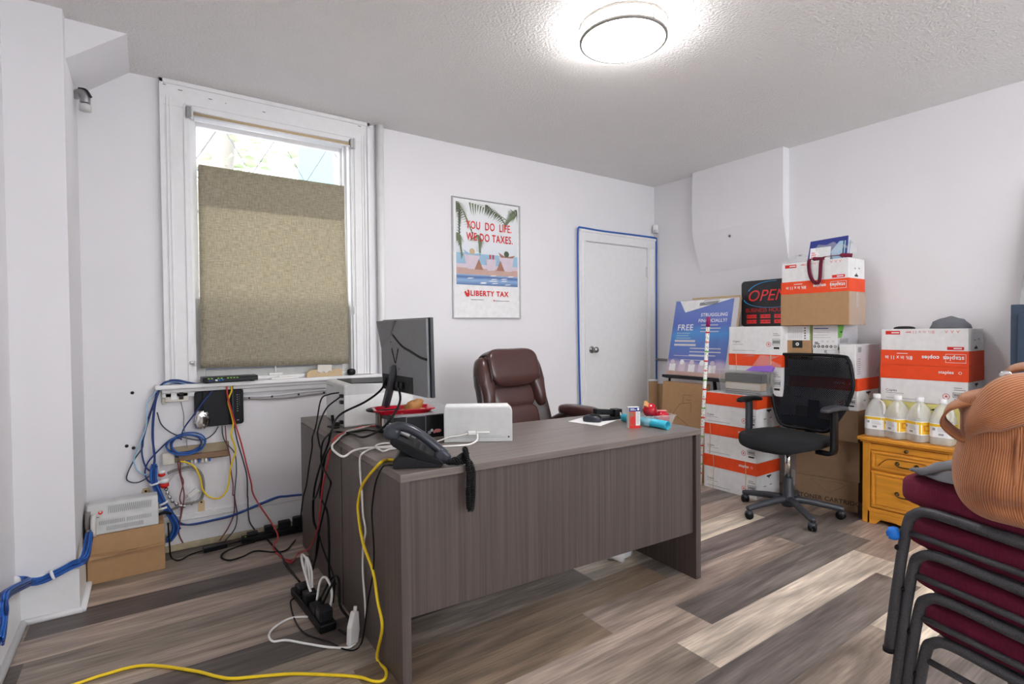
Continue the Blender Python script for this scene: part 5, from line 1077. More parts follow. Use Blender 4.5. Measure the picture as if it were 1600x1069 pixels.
q = MB(); q.ribbon([(3.90, 1.79, 1.735), (3.83, 1.845, 1.735), (3.795, 1.865, 1.728), (3.788, 1.862, 1.65), (3.786, 1.84, 1.585), (3.784, 1.805, 1.563), (3.785, 1.79, 1.60), (3.788, 1.785, 1.70), (3.80, 1.77, 1.737), (3.84, 1.68, 1.742), (3.86, 1.62, 1.735)], lambda t: V((.2, 1, 0)) if .12 < t < .9 else V((.0, .3, 1)), .026, .003, 'maroon fabric', 8)
single(q, 'ribbon_handle', 'maroon fabric ribbon handle hanging over the front of the topmost carton', 'ribbon')

# ---------------------------------------------------------------- clear bin on the left stack
cbn = thing('clear_bin', 'clear plastic bin with books on the left stack of cartons', 'bin', (3.728, 2.295, .7575), 0)
def tub2(mb, w0, d0, w1, d1, h, th, mt):
    def lp(w, d, z): return [(-d/2, -w/2, z), (d/2, -w/2, z), (d/2, w/2, z), (-d/2, w/2, z)]
    vs = lp(w0, d0, 0)+lp(w1, d1, h)+lp(w1-2*th, d1-2*th, h)+lp(w0-2*th, d0-2*th, th); fs = [(3, 2, 1, 0), (12, 13, 14, 15)]
    for i in range(3): fs += [(i*4+j, i*4+(j+1) % 4, i*4+4+(j+1) % 4, i*4+4+j) for j in range(4)]
    return mb.add(vs, fs, mt)
tub2(MB(), .36, .105, .405, .115, .175, .003, 'smoky plastic').build('tub', cbn, bev=.002)
q = MB(); r_ = [(-.06, -.205, .175), (.06, -.205, .175), (.06, .205, .175), (-.06, .205, .175)]
for k in range(4): q.tube([r_[k], r_[(k+1) % 4]], .005, 'clear plastic', sub=1, n=8)
q.build('rim', cbn)
for z, h, mt, lb, w in ((.004, .03, 'print grey', 'grey pouch lying at the bottom of the clear bin', .30), (.036, .055, 'rust tan', 'beige book lying flat in the middle of the clear bin', .29), (.0925, .065, 'black plastic', 'black case lying on top inside the clear bin', .30)):
    t = thing({'print grey': 'pouch', 'rust tan': 'book', 'black plastic': 'black_case'}[mt], lb, {'print grey': 'pouch', 'rust tan': 'book', 'black plastic': 'case'}[mt], (3.728, 2.30, .7575+z))
    MB().bx((-.04, -w/2, 0), (.04, w/2, h), mt).build('body', t, bev=.006)
    if mt == 'rust tan': MB().bx((-.041, -w/2+.004, .006), (.039, w/2-.004, h-.006), 'jack beige').build('pages', t)
    else: MB().tube([(-.041, -w/2+.01, h*.6), (-.041, w/2-.01, h*.6)], .0025, 'print black', sub=1).build('zip', t)
q = MB(); q.prism([(-.02, -.10, 0), (-.02, .10, 0), (.0, .05, .034), (.01, -.07, .044), (.005, -.10, .03)], (.03, 0, 0), 'purple card'); single(q, 'purple_pouch', 'purple pouch lying across the rim of the clear bin', 'pouch', (3.728, 2.19, .917+.0225))
wt_ = thing('gift_wrap_tube', 'tall speckled gift wrap tube with a magenta cap leaning by the cartons', 'tube', (3.622, 2.632, 0))
d = V((3.622, 2.547, 1.352))-V((3.622, 2.632, 0)); L = d.length; d.normalize()
MB().lathe([(.0145, 0), (.0145, L-.078)], (0, 0, 0), 'speckled gift wrap', n=18, axis=d).build('tube', wt_)
q = MB(); q.lathe([(.016, 0), (.016, .07), (.012, .078), (0, .08)], d*(L-.08), 'magenta cap', n=18, axis=d); q.build('cap', wt_)
q = MB()
for k in range(16): q.lathe([(.0150, 0), (.0151, .012)], d*(.1+k*.075), ['red print', 'lime print', 'soft pink'][k % 3], n=12, axis=d)
q.build('print_band', wt_)

# ---------------------------------------------------------------- flip chart easel with the blue poster
ea = thing('flip_chart', 'flip chart easel with a tilted blue poster in the far right corner', 'easel', (3.80, 2.80, 0))
E0 = V((0, 0, .858)); eu = V((.15, 0, .657)).normalized(); hgt = V((.15, 0, .657)).length; nrm = V((-.657, 0, .15)).normalized()
def ep_(y, h, d=0): return E0 + V((0, y, 0)) + eu*h + nrm*d
q = MB(); vs = [ep_(y, h, d) for d in (-.03, -.012) for h in (-.01, hgt) for y in (-.315, .318)]
q.add(vs, [(0, 1, 3, 2), (4, 6, 7, 5), (0, 4, 5, 1), (2, 3, 7, 6), (0, 2, 6, 4), (1, 5, 7, 3)], 'rust tan'); q.build('board', ea)
q = MB(); vs = [ep_(y, h, d) for d in (-.010, -.002) for h in (.0, hgt-.004) for y in (-.312, .314)]
q.add(vs, [(0, 1, 3, 2), (4, 6, 7, 5), (0, 4, 5, 1), (2, 3, 7, 6), (0, 2, 6, 4), (1, 5, 7, 3)], 'print pale'); q.build('paper_pad', ea)
Fe = (ep_(.314, 0, -.002), V((0, -1, 0)), eu, nrm); PWe = .626
q = MB(); q.rect(Fe, .006, .0, PWe-.045, hgt-.01, 'printed blue sheet', 1); q.build('poster_print', ea)
q = MB()
q.poly(Fe, [(.05, hgt-.01), (PWe-.06, hgt-.01), (.12, hgt-.115)], 'off white paper', 2)
q.text(Fe, 'STRUGGLING', PWe-.085, hgt-.155, .040, 'off white paper', 2, 'RIGHT', bold=.0008); q.text(Fe, 'FINANCIALLY?', PWe-.085, hgt-.205, .040, 'off white paper', 2, 'RIGHT', bold=.0008)
q.lines(Fe, .30, hgt-.235, PWe-.09, 3, .028, .008, 'print pale', 2, 3)
q.text(Fe, 'FREE', .06, hgt-.275, .075, 'off white paper', 2, bold=.001); q.lines(Fe, .06, hgt-.305, .26, 3, .022, .008, 'sea print', 2, 4)
q.lines(Fe, .05, hgt-.38, .30, 2, .035, .018, 'print pale', 2, 5); q.lines(Fe, .22, .235, PWe-.08, 3, .03, .009, 'print pale', 2, 6); q.lines(Fe, .06, .17, PWe-.12, 1, .03, .005, 'print pale', 2, 7); q.lines(Fe, .14, .135, PWe-.14, 1, .03, .005, 'print pale', 2, 8)
for k in range(5): q.rect(Fe, .03+.10*k, .025, .095+.10*k, .10+.012*(k % 2), ['off white paper', 'lilac print', 'off white paper', 'lilac print', 'off white paper'][k], 2); q.disc(Fe, .06+.10*k, .115, .022, ['lilac print', 'off white paper'][k % 2], 3)
q.rect(Fe, .006, .0, PWe-.045, .035, 'sand print', 4); plabel(q.build('poster_lettering', ea), 'white lettering on the blue poster')
q = MB(); q.ribbon([ep_(-.02, hgt-.05, .008), ep_(.0, hgt-.02, .015), ep_(-.14, hgt-.02, .015), ep_(-.10, hgt-.05, .008)], nrm, .004, .004, 'chrome', 3); q.prism([ep_(.05, hgt-.035, .004), ep_(-.12, hgt-.025, .004), ep_(-.12, hgt-.05, .004), ep_(.05, hgt-.06, .004)], nrm*.004, 'print grey'); q.build('clip', ea)
q = MB(); vs = [ep_(y, h, d) for d in (-.03, .035) for h in (-.03, -.008) for y in (-.315, .32)]
q.add(vs, [(0, 1, 3, 2), (4, 6, 7, 5), (0, 4, 5, 1), (2, 3, 7, 6), (0, 2, 6, 4), (1, 5, 7, 3)], 'dark plastic'); q.build('pen_tray', ea, bev=.002)
for y in (.29, -.16): MB().tube([ep_(y, .0, -.035), V((-.05 if y > 0 else .19, y+.01 if y > 0 else y, .0))], .011, 'dark plastic', n=8, sub=1).build('leg', ea)
MB().tube([ep_(0, hgt-.05, -.04), V((.36, .0, .0))], .011, 'dark plastic', n=8, sub=1).build('leg', ea)
single(MB().box((0, 0, .0), (.02, .45, .03), 'rust tan'), 'wooden_strip', 'light wooden strip behind the top edge of the blue poster', 'strip', (3.99, 2.735, 1.515))
kb = thing('flat_cardboard', 'large flat brown carton with line drawings leaning under the flip chart', 'cardboard', (3.70, 2.86, 0), 0)
MB().prism([(0, -.21, 0), (0, .235, 0), (.045, .235, .80), (.045, -.21, .80)], (.05, 0, 0), 'kraft cardboard').build('body', kb, bev=.002)
Fk = frame((0, .235, 0), (0, -1, 0), (.045, 0, .80)); q = MB()
def ln(a, b, w=.0016):
    d = V((b[0]-a[0], b[1]-a[1])); n_ = V((-d.y, d.x)).normalized()*w; q.poly(Fk, [(a[0]-n_.x, a[1]-n_.y), (b[0]-n_.x, b[1]-n_.y), (b[0]+n_.x, b[1]+n_.y), (a[0]+n_.x, a[1]+n_.y)], 'kraft shade', 1)
for a, b in (((.12, .53), (.19, .62)), ((.19, .62), (.30, .64)), ((.12, .53), (.115, .42)), ((.115, .42), (.24, .36)), ((.30, .64), (.30, .56)), ((.12, .53), (.28, .45)), ((.10, .56), (.08, .53)), ((.22, .70), (.30, .70)), ((.22, .63), (.22, .70)), ((.25, .66), (.30, .66)), ((.115, .42), (.12, .30)), ((.12, .30), (.26, .25))): ln(a, b)
q.build('line_drawing', kb)
for x, y, h, lb in ((3.985, 3.41, .765, 'left of the two brown cardboard tubes in the corner by the door'), (4.085, 3.385, .735, 'right of the two brown cardboard tubes in the corner by the door')):
    t = thing('cardboard_tube', lb, 'tube', (x, y, 0), 0, 'brown cardboard tubes')
    MB().lathe([(.042, 0), (.042, h), (.038, h)], (0, 0, 0), 'kraft cardboard', n=28).build('tube', t); MB().lathe([(.043, h-.004), (.043, h+.012), (0, h+.012)], (0, 0, 0), 'off white paper', n=28).build('end_cap', t)

# ---------------------------------------------------------------- OPEN sign
os_ = thing('open_sign', 'black sign with red OPEN lettering and blue arcs standing behind the cartons', 'sign', (4.052, 2.265, 1.2735))
MB().prism([(0, y, z) for y, z in [(a, b+.185) for a, b in rrect(.545, .37, .03)]], (.028, 0, 0), 'sign black').build('panel', os_, bev=.003)
Fo = frame((-.0006, .2725, 0), (0, -1, 0), (0, 0, 1)); q = MB()
q.text(Fo, 'OPEN', .05, .205, .125, 'neon red tube', 2, sx=1.0, shear=.3); q.build('red_lettering', os_)
q = MB()
q.ring(Fo, .265, .255, .205, .010, 'neon blue tube', 2, n=40, a0=.45*PI, a1=.9*PI, ry=.10); q.ring(Fo, .265, .225, .235, .010, 'neon blue tube', 2, n=40, a0=1.03*PI, a1=1.6*PI, ry=.075); q.build('blue_arc', os_)
q = MB(); q.text(Fo, 'BUSINESS HOURS', .04, .115, .046, 'red print', 2, sx=.95)
for r in range(2):
    for k in range(4): q.rect(Fo, .05+.115*k, .065-.042*r, .05+.115*k+.085, .095-.042*r, 'neon red tube', 2)
    for k in range(14): q.rect(Fo, .055+.034*k, .078-.042*r, .075+.034*k, .082-.042*r, 'sign black', 3)
plabel(q.build('hours_display', os_), 'red hours display')
# ---------------------------------------------------------------- oak file cabinet with water jugs
oc = thing('file_cabinet', 'golden oak two-drawer cabinet against the right wall', 'cabinet', (3.80, 1.285, 0)); oc.scale = (1, 1, 1.02)
MB().bx((.012, -.243, .03), (.435, .243, .515), 'oak').build('carcass', oc, bev=.002)
q = MB(); q.bx((-.025, -.268, .522), (.44, .268, .545), 'oak across'); q.bx((-.012, -.255, .510), (.44, .255, .522), 'oak across'); q.build('top', oc, bev=.006, seg=3)
for s in (-1, 1): 
    q = MB(); q.bx((0, s*.245, 0), (.03, s*.20, .512), 'oak'); q.build('corner_post', oc, bev=.004)
q = MB(); q.bx((.002, -.20, .468), (.02, .20, .505), 'oak across'); q.build('pull_out_shelf', oc, bev=.002)
MB().lathe([(.006, 0), (.006, .012), (.011, .017), (.010, .024), (0, .026)], (.002, .0, .487), 'brass antique', n=16, axis=(-1, 0, 0)).build('knob', oc)
def drawer(z0, z1, arch):
    d = MB(); d.bx((.0, -.196, z0), (.02, .196, z1), 'oak across'); d.bx((-.006, -.190, z0+.004), (0, .190, z0+.016), 'oak across'); d.bx((-.006, -.190, z1-.016), (0, .190, z1-.004), 'oak across'); d.bx((-.0055, -.190, z0+.016), (0, -.176, z1-.016), 'oak'); d.bx((-.0055, .190, z0+.016), (0, .176, z1-.016), 'oak')
    o = d.build('drawer', oc, bev=.003)
    p = MB(); p.bx((-.004, -.165, z0+.026), (0, .165, z1-.026), 'oak across'); po_ = p.build('raised_panel', o, bev=.003)
    if arch:
        a = MB(); a.tube([(-.005, .15, z0+.03), (-.006, .13, z0+.055), (-.006, .10, z1-.04), (-.006, .06, z1-.034), (-.006, -.06, z1-.034), (-.006, -.10, z1-.04), (-.006, -.13, z0+.055), (-.005, -.15, z0+.03)], .003, 'oak shade line', n=6); a.build('arch_moulding', o)
    zc = (z0+z1)/2; h = MB(); h.tube([(-.004, .05, zc), (-.022, .048, zc-.002), (-.028, .03, zc-.012), (-.028, -.03, zc-.012), (-.022, -.048, zc-.002), (-.004, -.05, zc)], .0045, 'brass antique', n=8)
    for y in (-.05, .05): h.lathe([(.014, 0), (.012, .006), (.007, .01), (.007, .018), (0, .02)], (-.002, y, zc), 'brass antique', n=16, axis=(-1, 0, 0))
    h.build('handle', o)
drawer(.345, .462, True); drawer(.105, .335, False)
q = MB(); q.bx((-.004, -.215, .078), (.02, .215, .100), 'oak across'); q.prism([(.0, -.215, .078), (.0, -.215, 0), (0, -.17, 0), (0, -.14, .035), (0, -.08, .04), (0, -.04, .03), (0, .04, .03), (0, .08, .04), (0, .14, .035), (0, .17, 0), (0, .215, 0), (0, .215, .078)], (.018, 0, 0), 'oak across'); q.build('plinth', oc, bev=.002)
def jug(name, loc, rz, label):
    t = thing(name, label, 'water jug', loc, rz, 'plastic water jugs')
    prof = [(.028, 0), (.048, .003), (.053, .012), (.053, .13), (.050, .15), (.040, .185), (.026, .205), (.0175, .213), (.0175, .225)]
    def sqr(p):
        k = max(0, min(1, (.2-p[2])/.06)); r = math.hypot(p[0], p[1])
        if r < 1e-6: return p
        a = math.atan2(p[1], p[0]); m_ = 1/max(abs(math.cos(a)), abs(math.sin(a))); m_ = 1+(min(m_, 1.19)-1)*k
        return (p[0]*m_, p[1]*m_, p[2])
    q = MB(); q.lathe(prof, (0, 0, 0), 'milky jug', n=32); q.v = [V(sqr(p)) for p in q.v]; q.build('bottle', t)
    MB().lathe([(.019, .219), (.020, .221), (.020, .24), (.017, .243), (0, .243)], (0, 0, 0), 'off white paper', n=24).build('cap', t)
    q = MB(); q.tube([(-.028, -.028, .203), (-.046, -.046, .188), (-.05, -.05, .16), (-.044, -.044, .135)], .008, 'milky jug', n=10); q.build('handle', t)
    lb = MB(); L0, L1 = .045, .118
    def pt(a, z, r): m_ = min(1/max(abs(math.cos(a)), abs(math.sin(a))), 1.19); return (r*m_*math.cos(a), r*m_*math.sin(a), z)
    def wrapped(a0, a1, z0, z1, r, mt):
        n = max(2, int(abs(a1-a0)/.12)); vs = []
        for i in range(n+1): a = a0+(a1-a0)*i/n; vs += [pt(a, z0, r), pt(a, z1, r)]
        lb.add(vs, [(2*i, 2*i+2, 2*i+3, 2*i+1) for i in range(n)], mt, True)
    wrapped(0, 2*PI, L0, L1, .0538, 'off white paper'); wrapped(PI*.55, PI*1.7, .100, .114, .0541, 'yellow label'); wrapped(PI*1.25, PI*1.7, L0+.004, .100, .0541, 'yellow label')
    wrapped(PI*1.36, PI*1.6, L0+.02, L1-.02, .0544, 'amber print'); wrapped(PI*1.42, PI*1.54, L0+.027, L1-.027, .0546, 'yellow label')
    wrapped(PI*.80, PI*.87, .08, .094, .0541, 'print grey'); wrapped(PI*.95, PI*1.08, .055, .066, .0541, 'print grey')
    for k in range(4): wrapped(PI*.92, PI*(1.2-.02*k), .074+.006*k, .0755+.006*k, .0541, 'print grey')
    lb.build('label', t); return t
for y, rz, lb in ((1.475, .12, 'leftmost of the water jugs on the oak cabinet'), (1.359, -.5, 'second water jug from the left on the oak cabinet'), (1.243, -.55, 'third water jug from the left on the oak cabinet'), (1.127, .05, 'rightmost water jug, beside the tan bag strap')):
    j = jug('water_jug', (3.868, y, .5562), rz, lb); j.scale = (1.08, 1.08, 1.12)

# ---------------------------------------------------------------- dark cabinet and mirror at the right edge
mc = thing('metal_cabinet', 'tall dark blue grey metal cabinet at the right edge against the wall', 'cabinet', (3.79, .82, 0))
MB().bx((0, -.62, 0), (.45, 0, 1.37), 'steel blue paint').build('case', mc, bev=.004)
q = MB(); q.bx((-.012, -.60, .06), (0, -.03, 1.32), 'steel blue paint'); d_ = q.build('door', mc, bev=.003); MB().bx((-.03, -.55, .7), (-.012, -.52, .82), 'brushed steel').build('handle', d_, bev=.002)
mr = thing('leaning_mirror', 'frameless mirror leaning on the wall on top of the dark cabinet', 'mirror', (4.15, .86, 1.371))
MB().prism([(0, 0, 0), (0, -.45, 0), (.075, -.45, .75), (.075, -.045, .75)], (.006, 0, 0), 'mirror').build('glass', mr); MB().prism([(.007, 0, 0), (.007, -.45, 0), (.082, -.45, .75), (.082, -.045, .75)], (.008, 0, 0), 'grey white plastic').build('backing', mr)

# ---------------------------------------------------------------- chairs
def star_base(t, r, z_hub, mt, cast=True, a0=0.0, rh=.03):
    q = MB(); q.lathe([(.034, .055), (.042, .075), (.042, .12), (.034, .14), (.030, .24), (.027, .25)], (0, 0, 0), mt, n=24); q.build('hub', t)
    for k in range(5):
        a = a0+2*PI*k/5; c, s = math.cos(a), math.sin(a)
        q = MB(); P_ = [(.03, .105), (.12, .10), (.22, .085), (r-.01, .072), (r+.012, .066)]
        q.tube([(c*x, s*x, z) for x, z in P_], lambda u: .024-.006*u, mt, n=10, sub=4, flat=None); leg = q.build('leg', t)
        w = MB(); wc = V((c*r, s*r, .027)); ax = V((-s, c, 0)); ax = (ax*math.cos(.6)+V((c, s, 0))*math.sin(.6)).normalized()
        for sg in (-1, 1): w.lathe([(.006, 0), (.024, .001), (.027, .006), (.026, .016), (.012, .020), (0, .020)], wc+ax*.004*sg, 'cable black', n=18, axis=ax*sg)
        w.lathe([(.008, .02), (.008, .052)], wc-V((0, 0, .027))+V((0, 0, .0)), mt, n=10); w.sq(wc+V((0, 0, .013)), (.05, .05, .034), .8, .9, mt, nu=14, nv=8); w.build('caster', leg)
mcx = thing('mesh_chair', 'black mesh-back swivel chair with grey armrest in front of the cartons', 'chair', (3.544, 1.878, 0), math.atan2(-.2, .98)+PI+.12)
# local +x is the way the chair faces
star_base(mcx, .312, .1, 'charcoal plastic', a0=math.radians(-54.5)-mcx.rotation_euler[2])
MB().lathe([(.019, .24), (.019, .46)], (0, 0, 0), 'chrome', n=20).build('gas_lift', mcx)
q = MB(); q.box((-.02, 0, .455), (.18, .14, .035), 'black plastic'); q.tube([(0, -.06, .45), (0, -.22, .44)], .006, 'black plastic', sub=1); q.build('mechanism', mcx, bev=.006)
def seatfn(p):
    x, y, z = p
    return (x, y*(1-.10*(x < 0)*min(1, -x/.24)), z - .03*max(0, (x-.12)/.12)**2*.8 + .012*(y/.24)**2)
MB().sq((.03, 0, .505), (.50, .50, .085), .45, .55, 'black fabric', nu=40, nv=14, fn=seatfn).build('seat', mcx)
# back: curved net with rim. u across (-1..1), v up
def bw(v): return .165+.125*min(1, max(0, v)/.5)**.8 - (.022*max(0, (v-.6)/.4))
def bp(u, v, d=0):
    z = .565 + .50*v; w = bw(v); x = -.225 - .055*v + .055*(u*u) - .035*math.sin(PI*v*.9) + d
    return V((x, u*w, z))
q = MB(); q.grid(lambda a, b: bp(a*2-1, .02+b*.96), 24, 24, 'black net'); nt = q.build('back_net', mcx)
loop = [bp(-.9, 0), bp(-1, .12), bp(-1, .35), bp(-1, .6), bp(-1, .85), bp(-.95, .965), bp(-.8, 1.0), bp(0, 1.005), bp(.8, 1.0), bp(.95, .965), bp(1, .85), bp(1, .6), bp(1, .35), bp(1, .12), bp(.9, 0), bp(0, -.02)]
MB().tube(loop, .012, 'black plastic', n=10, sub=5, closed=True).build('back_frame', mcx)
q = MB(); q.grid(lambda a, b: bp(a*1.9-.95, .0+b*.14, -.012), 10, 4, 'black plastic'); q.ribbon([(-.10, 0, .45), (-.20, 0, .46), (-.255, 0, .52), (-.28, 0, .62), (-.30, 0, .75)], V((0, 1, 0)), .07, .02, 'black plastic'); o = q.build('back_support', mcx)
for s in (1, -1):
    y = s*.30; q = MB(); q.ribbon([(.0, s*.20, .462), (.0, s*.27, .462), (-.0, y, .48), (-.005, y, .56), (-.005, y, .69), (-.0, y, .73)], lambda t: V((1, 0, 0)), .055, .022, 'black plastic' if s > 0 else 'charcoal plastic', 6); ar = q.build('armrest_post', mcx)
    q = MB(); q.sq((-.01, y, .747), (.25, .075, .032), .6, .6, 'black plastic' if s < 0 else 'charcoal plastic', nu=24, nv=10, fn=lambda p: (p[0], p[1], p[2]-.012*(p[0]/.12)**2+.006)); q.build('armrest_pad', ar)

# brown leather executive chair behind the desk, facing the viewer's left front
lc = thing('leather_chair', 'brown leather executive chair with a padded headrest behind the desk', 'chair', (2.02, 2.735, 0), -PI/2+.10)
star_base(lc, .30, .1, 'black plastic', a0=.2)
MB().lathe([(.025, .24), (.025, .44)], (0, 0, 0), 'black plastic', n=20).build('gas_lift', lc)
MB().box((0, 0, .445), (.3, .25, .04), 'black plastic').build('mechanism', lc, bev=.008)
MB().sq((.06, 0, .51), (.54, .54, .13), .5, .5, 'brown leather', nu=36, nv=14).build('seat', lc)
def lb_(u, v):   # centre surface of the back
    return V((-.17-.16*v, u, .52+.60*v))
Rb = Matrix.Rotation(math.radians(-15), 3, 'Y')
def shellfn(p):
    x, y, z = p; t = z/.33
    return (x + .9*(y*y), y*(1.0 + .16*max(0, -t)**1.2 - .10*max(0, t)**3), z)
q = MB(); q.sq((-.235, 0, .78), (.11, .57, .66), .5, .55, 'brown leather dark', nu=44, nv=24, R=Rb, fn=shellfn); q.build('back_shell', lc)
MB().sq((-.190, 0, .815), (.10, .36, .17), .5, .35, 'brown leather', nu=32, nv=14, R=Rb).build('back_cushion', lc)
MB().sq((-.150, 0, .665), (.11, .38, .19), .5, .35, 'brown leather', nu=32, nv=14, R=Rb).build('back_cushion', lc)
for s in (-1, 1):
    MB().sq((-.195, s*.215, .905), (.13, .13, .36), .6, .7, 'brown leather', nu=22, nv=16, R=Rb @ Matrix.Rotation(s*.08, 3, 'X'), fn=lambda p: (p[0], p[1]*(1-.25*(p[2] < 0)), p[2])).build('back_wing', lc)
    MB().tube([V((-.135, s*.225, .76)), V((-.128, s*.248, .86)), V((-.160, s*.252, .96)), V((-.20, s*.225, 1.05))], .0022, 'stitch tan', n=5).build('piping', lc)
hr = MB(); hr.sq((-.205, 0, 1.0), (.16, .43, .265), .6, .22, 'brown leather', nu=40, nv=18, R=Rb, fn=lambda p: (p[0], p[1], p[2]+.010*(p[1]/.2)**2)); ho = hr.build('headrest', lc)
def pw_(x, e): return math.copysign(abs(x)**e, x)
for s in (-1, 1):
    q = MB(); q.tube([Rb @ V((.060*pw_(math.cos(t*PI/8), .6), s*.207, .098*pw_(math.sin(t*PI/8), .6)-.004)) + V((-.205, 0, 1.0)) for t in range(16)], .007, 'brown leather dark', n=8, sub=3, closed=True); q.build('end_piping', ho)
for s in (1, -1):
    q = MB(); q.tube([(-.15, s*.35, .62), (-.05, s*.38, .67), (.08, s*.395, .68), (.20, s*.39, .665), (.27, s*.37, .61), (.27, s*.33, .56), (.18, s*.30, .52)], lambda t: .028, 'brown leather dark', n=12, sub=6, flat=(.040, .024)); ar = q.build('armrest', lc)
    q = MB(); q.sq((.06, s*.395, .70), (.36, .11, .085), .6, .6, 'brown leather', nu=24, nv=10); q.build('armrest_pad', ar)

# stack of four maroon stacking chairs; local x right of the sitter, y forward
def stack_chair():
    t = thing('stacking_chair', None, 'chair', (0, 0, 0), 0, 'stacked maroon chairs')
    for x, sx in ((0, -1), (.45, 1)):
        q = MB(); q.tube([(x+sx*.026, .036, .0), (x+sx*.012, .022, .2), (x, .006, .36), (x, -.014, .402), (x, -.060, .419), (x, -.2, .414), (x, -.42, .404)], .0138, 'charcoal powder coat', n=12, sub=6); fr = q.build('side_frame', t)
        MB().lathe([(.0148, 0), (.0148, .012)], (x+sx*.026, .036, 0), 'black plastic', n=14).build('foot', fr)
        q = MB(); q.tube([(x, .005, .348), (x, -.2, .343), (x, -.40, .336)], .0085, 'charcoal powder coat', n=10, sub=2); q.build('side_brace', t)
        q = MB(); q.tube([(x+sx*.012, -.47, 0), (x, -.43, .25), (x, -.42, .383), (x, -.44, .55), (x-sx*.01, -.49, .85)], .0125, 'charcoal powder coat', n=12); q.build('rear_leg', t)
        for z in (.30, .12): 
            q = MB(); q.sq((x+sx*(.012 if z > .2 else .02), .022 if z > .2 else .03, z), (.02, .014, .016), .8, .8, 'black plastic', nu=10, nv=6); q.build('bumper', t)
    q = MB(); q.bx((.03, -.40, .402), (.42, -.02, .412), 'black plastic'); q.bx((.03, -.3, .394), (.42, -.27, .402), 'charcoal powder coat'); q.bx((.03, -.1, .394), (.42, -.07, .402), 'charcoal powder coat'); q.sq((.225, -.19, .416), (.40, .45, .03), .5, .35, 'charcoal plastic', nu=40, nv=8); q.build('seat_pan', t)
    def cf(p): return (p[0], p[1], p[2] + .010*math.cos(p[0]*7)*math.cos(p[1]*6) - .012 + (.012 if p[2] < 0 else 0))
    MB().sq((.225, -.18, .462), (.425, .485, .104), .36, .28, 'maroon fabric ribbed', nu=56, nv=18, fn=cf).build('seat_cushion', t)
    q = MB(); q.sq((.225, -.475, .70), (.43, .05, .30), .4, .4, 'maroon fabric', nu=40, nv=14, R=Matrix.Rotation(.13, 3, 'X')); q.build('backrest', t)
    return t
EF = V((.26, .966, 0)); ang = math.atan2(-.26, .966)
P0 = V((1.728, .578, .336))
st0 = stack_chair(); LBL = ['topmost maroon chair of the stack at the lower right, carrying the tan bag', 'second maroon chair from the top of the stack at the lower right', 'third maroon chair from the top of the stack at the lower right', 'bottom maroon chair of the stack at the lower right']
for k in range(4):
    loc = P0 + V((0, 0, -.112*k)) - EF*(.015*k) + V((.004*k, 0, 0)); loc.z = max(loc.z, 0.0)
    if k == 0: st0.location = loc; st0.rotation_euler = (0, 0, ang); st0['label'] = LBL[0]
    else: copy_thing(st0, loc, ang, LBL[k])
def stw(x, y, z): return P0 + Matrix.Rotation(ang, 3, 'Z') @ V((x, y, z))
rr = random.Random(2)
single(MB().sq((0, 0, 0), (.030, .03, .036), .8, .8, 'blue tape', nu=12, nv=8, fn=lambda p: (p[0]+rr.uniform(-.002, .002), p[1]+rr.uniform(-.002, .002), p[2]+rr.uniform(-.002, .002))), 'blue_tape', 'bright blue tape tab stuck on the front leg of the topmost stacked chair', 'tape', tuple(stw(-.020, .030, .338)))
# grey cloth on the top seat
gc = thing('grey_garment', 'folded grey garment with a white tag on the top maroon seat', 'garment', tuple(stw(.14, -.09, .510)), ang)
q = MB(); q.sq((.03, 0, .004), (.34, .26, .026), .7, .7, 'grey fabric', nu=30, nv=10, fn=lambda p: (p[0], p[1]+.02*math.sin(p[0]*30), max(p[2]+.008*math.sin(p[0]*40+p[1]*25), -.004))); q.build('cloth', gc)
q = MB(); q.tube([(-.15, .06, .015), (-.06, .03, .024), (.02, -.02, .028), (.1, -.05, .024)], .012, 'grey fabric', n=10, flat=(.02, .008)); q.tube([(-.12, -.03, .012), (-.02, -.06, .022), (.08, -.10, .02)], .008, 'charcoal plastic', n=10, flat=(.014, .005)); q.build('fold', gc)
MB().box((-.08, .0, .030), (.07, .02, .006), 'off white paper', .5).build('tag', gc, bev=.002)

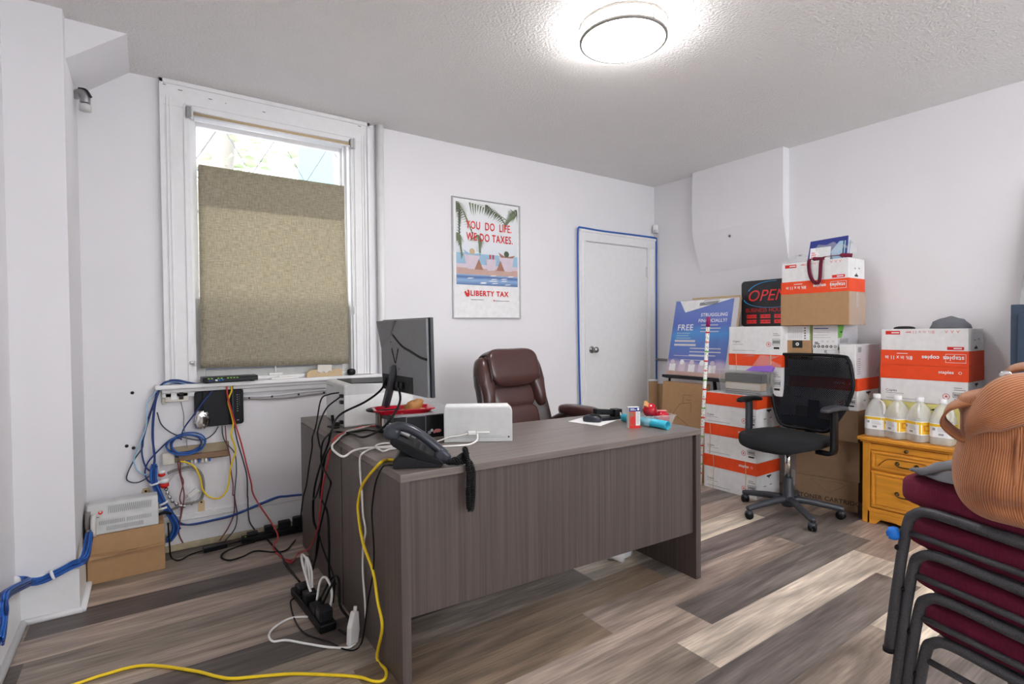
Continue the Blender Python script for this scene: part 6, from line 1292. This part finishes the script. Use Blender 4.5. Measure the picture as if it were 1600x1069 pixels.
# ---------------------------------------------------------------- tan corduroy bag
cd = V((.25, -.97, 0)).normalized()      # bag's width direction
bag = thing('corduroy_bag', 'slouchy tan corduroy shoulder bag sitting on the stacked maroon chairs', 'bag', (1.788, .270, P0.z+.494), math.atan2(cd.y, cd.x))
def bagfn(p):
    x, y, z = p; h = (z+.15)/.30; l = min(1, max(0, -x/.2))
    z2 = z*(1-.30*l*(z > 0)) if z > 0 else z
    y2 = y*(1-.40*max(0, h-.15)**1.6) + .012*math.sin(x*18+z*11) - .012*math.sin(z*30+x*20)*l
    x2 = x*(1+.03*math.sin(h*PI)) + .012*l*math.sin(z*24+.8) - .02*l*max(0, .3-h)*-1
    if y < 0:
        y2 += .034*math.exp(-((x+.105)/.028)**2-((z+.045)/.03)**2) - .026*math.exp(-((x+.15)/.03)**2-((z+.02)/.03)**2) - .020*math.exp(-((x+.08-z*.5)/.03)**2-((z+.085)/.05)**2) + .020*math.exp(-((x+.12+z*.3)/.08)**2-((z+.108)/.012)**2)
    sag = .055*min(1, max(0, (-y-.03)/.07))*max(0, 1-h*1.6)
    return (x2, y2, max(z2, -.149)-sag)
q = MB(); q.sq((0, 0, .15), (.42, .24, .30), .24, .34, 'tan corduroy', nu=140, nv=56, fn=bagfn)
mid = [q.v[28*140+j] for j in range(140)]; arc = [0.0]
for j in range(139): arc.append(arc[-1]+(mid[j+1]-mid[j]).length)
q.ribs = arc*57; q.build('body', bag)
q = MB(); q.tube([(-.112, -.122, .012), (-.108, -.128, .07), (-.105, -.118, .15), (-.10, -.10, .21)], .0035, 'tan corduroy', n=6); q.build('seam', bag)
q = MB(); q.ribbon([(-.165, -.075, .150), (-.205, -.075, .150), (-.238, -.075, .182), (-.228, -.075, .218), (-.195, -.075, .236), (-.155, -.07, .236)], lambda t: V((.15, 1, .45)), .040, .006, 'tan corduroy', 8); plabel(q.build('strap', bag), 'strap looping out at the left')
def flap(u, v):
    c = spline([(-.20, -.105, .175), (-.165, -.125, .215), (-.12, -.128, .245), (-.05, -.115, .268), (.04, -.09, .285), (.14, -.05, .29), (.21, .0, .27)], 5)
    i = u*(len(c)-1); k = min(int(i), len(c)-2); p = c[k].lerp(c[k+1], i-k); w = .052*min(1, .55+2*u)
    return p + V((-.25*(v-.5)*w*2, .030*(v-.5)**2*4 + .03*(v-.5)*2*.6 - .012*math.sin(u*9), (v-.5)*2*w + .006*math.sin(u*14+v*3)))
q = MB(); q.grid(flap, 30, 12, 'tan corduroy'); q.ribs = [(i//31)/12*.11 for i in range(31*13)]; o = q.build('flap', bag); md = o.modifiers.new('solid', 'SOLIDIFY'); md.thickness = .006; plabel(o, 'folded band draped across the top')
q = MB(); q.ribbon([(-.115, .0, .24), (-.128, .005, .285), (-.105, .01, .318), (-.05, .01, .326), (.03, .01, .322), (.10, .01, .30), (.13, .0, .25)], lambda t: V((.1, 1, .3)), .05, .006, 'tan corduroy', 8); q.build('strap', bag)
MB().lathe([(.012, -.003), (.014, 0), (.012, .003)], (-.122, -.02, .30), 'chrome', n=16, axis=(0, 1, .2)).build('ring', bag)
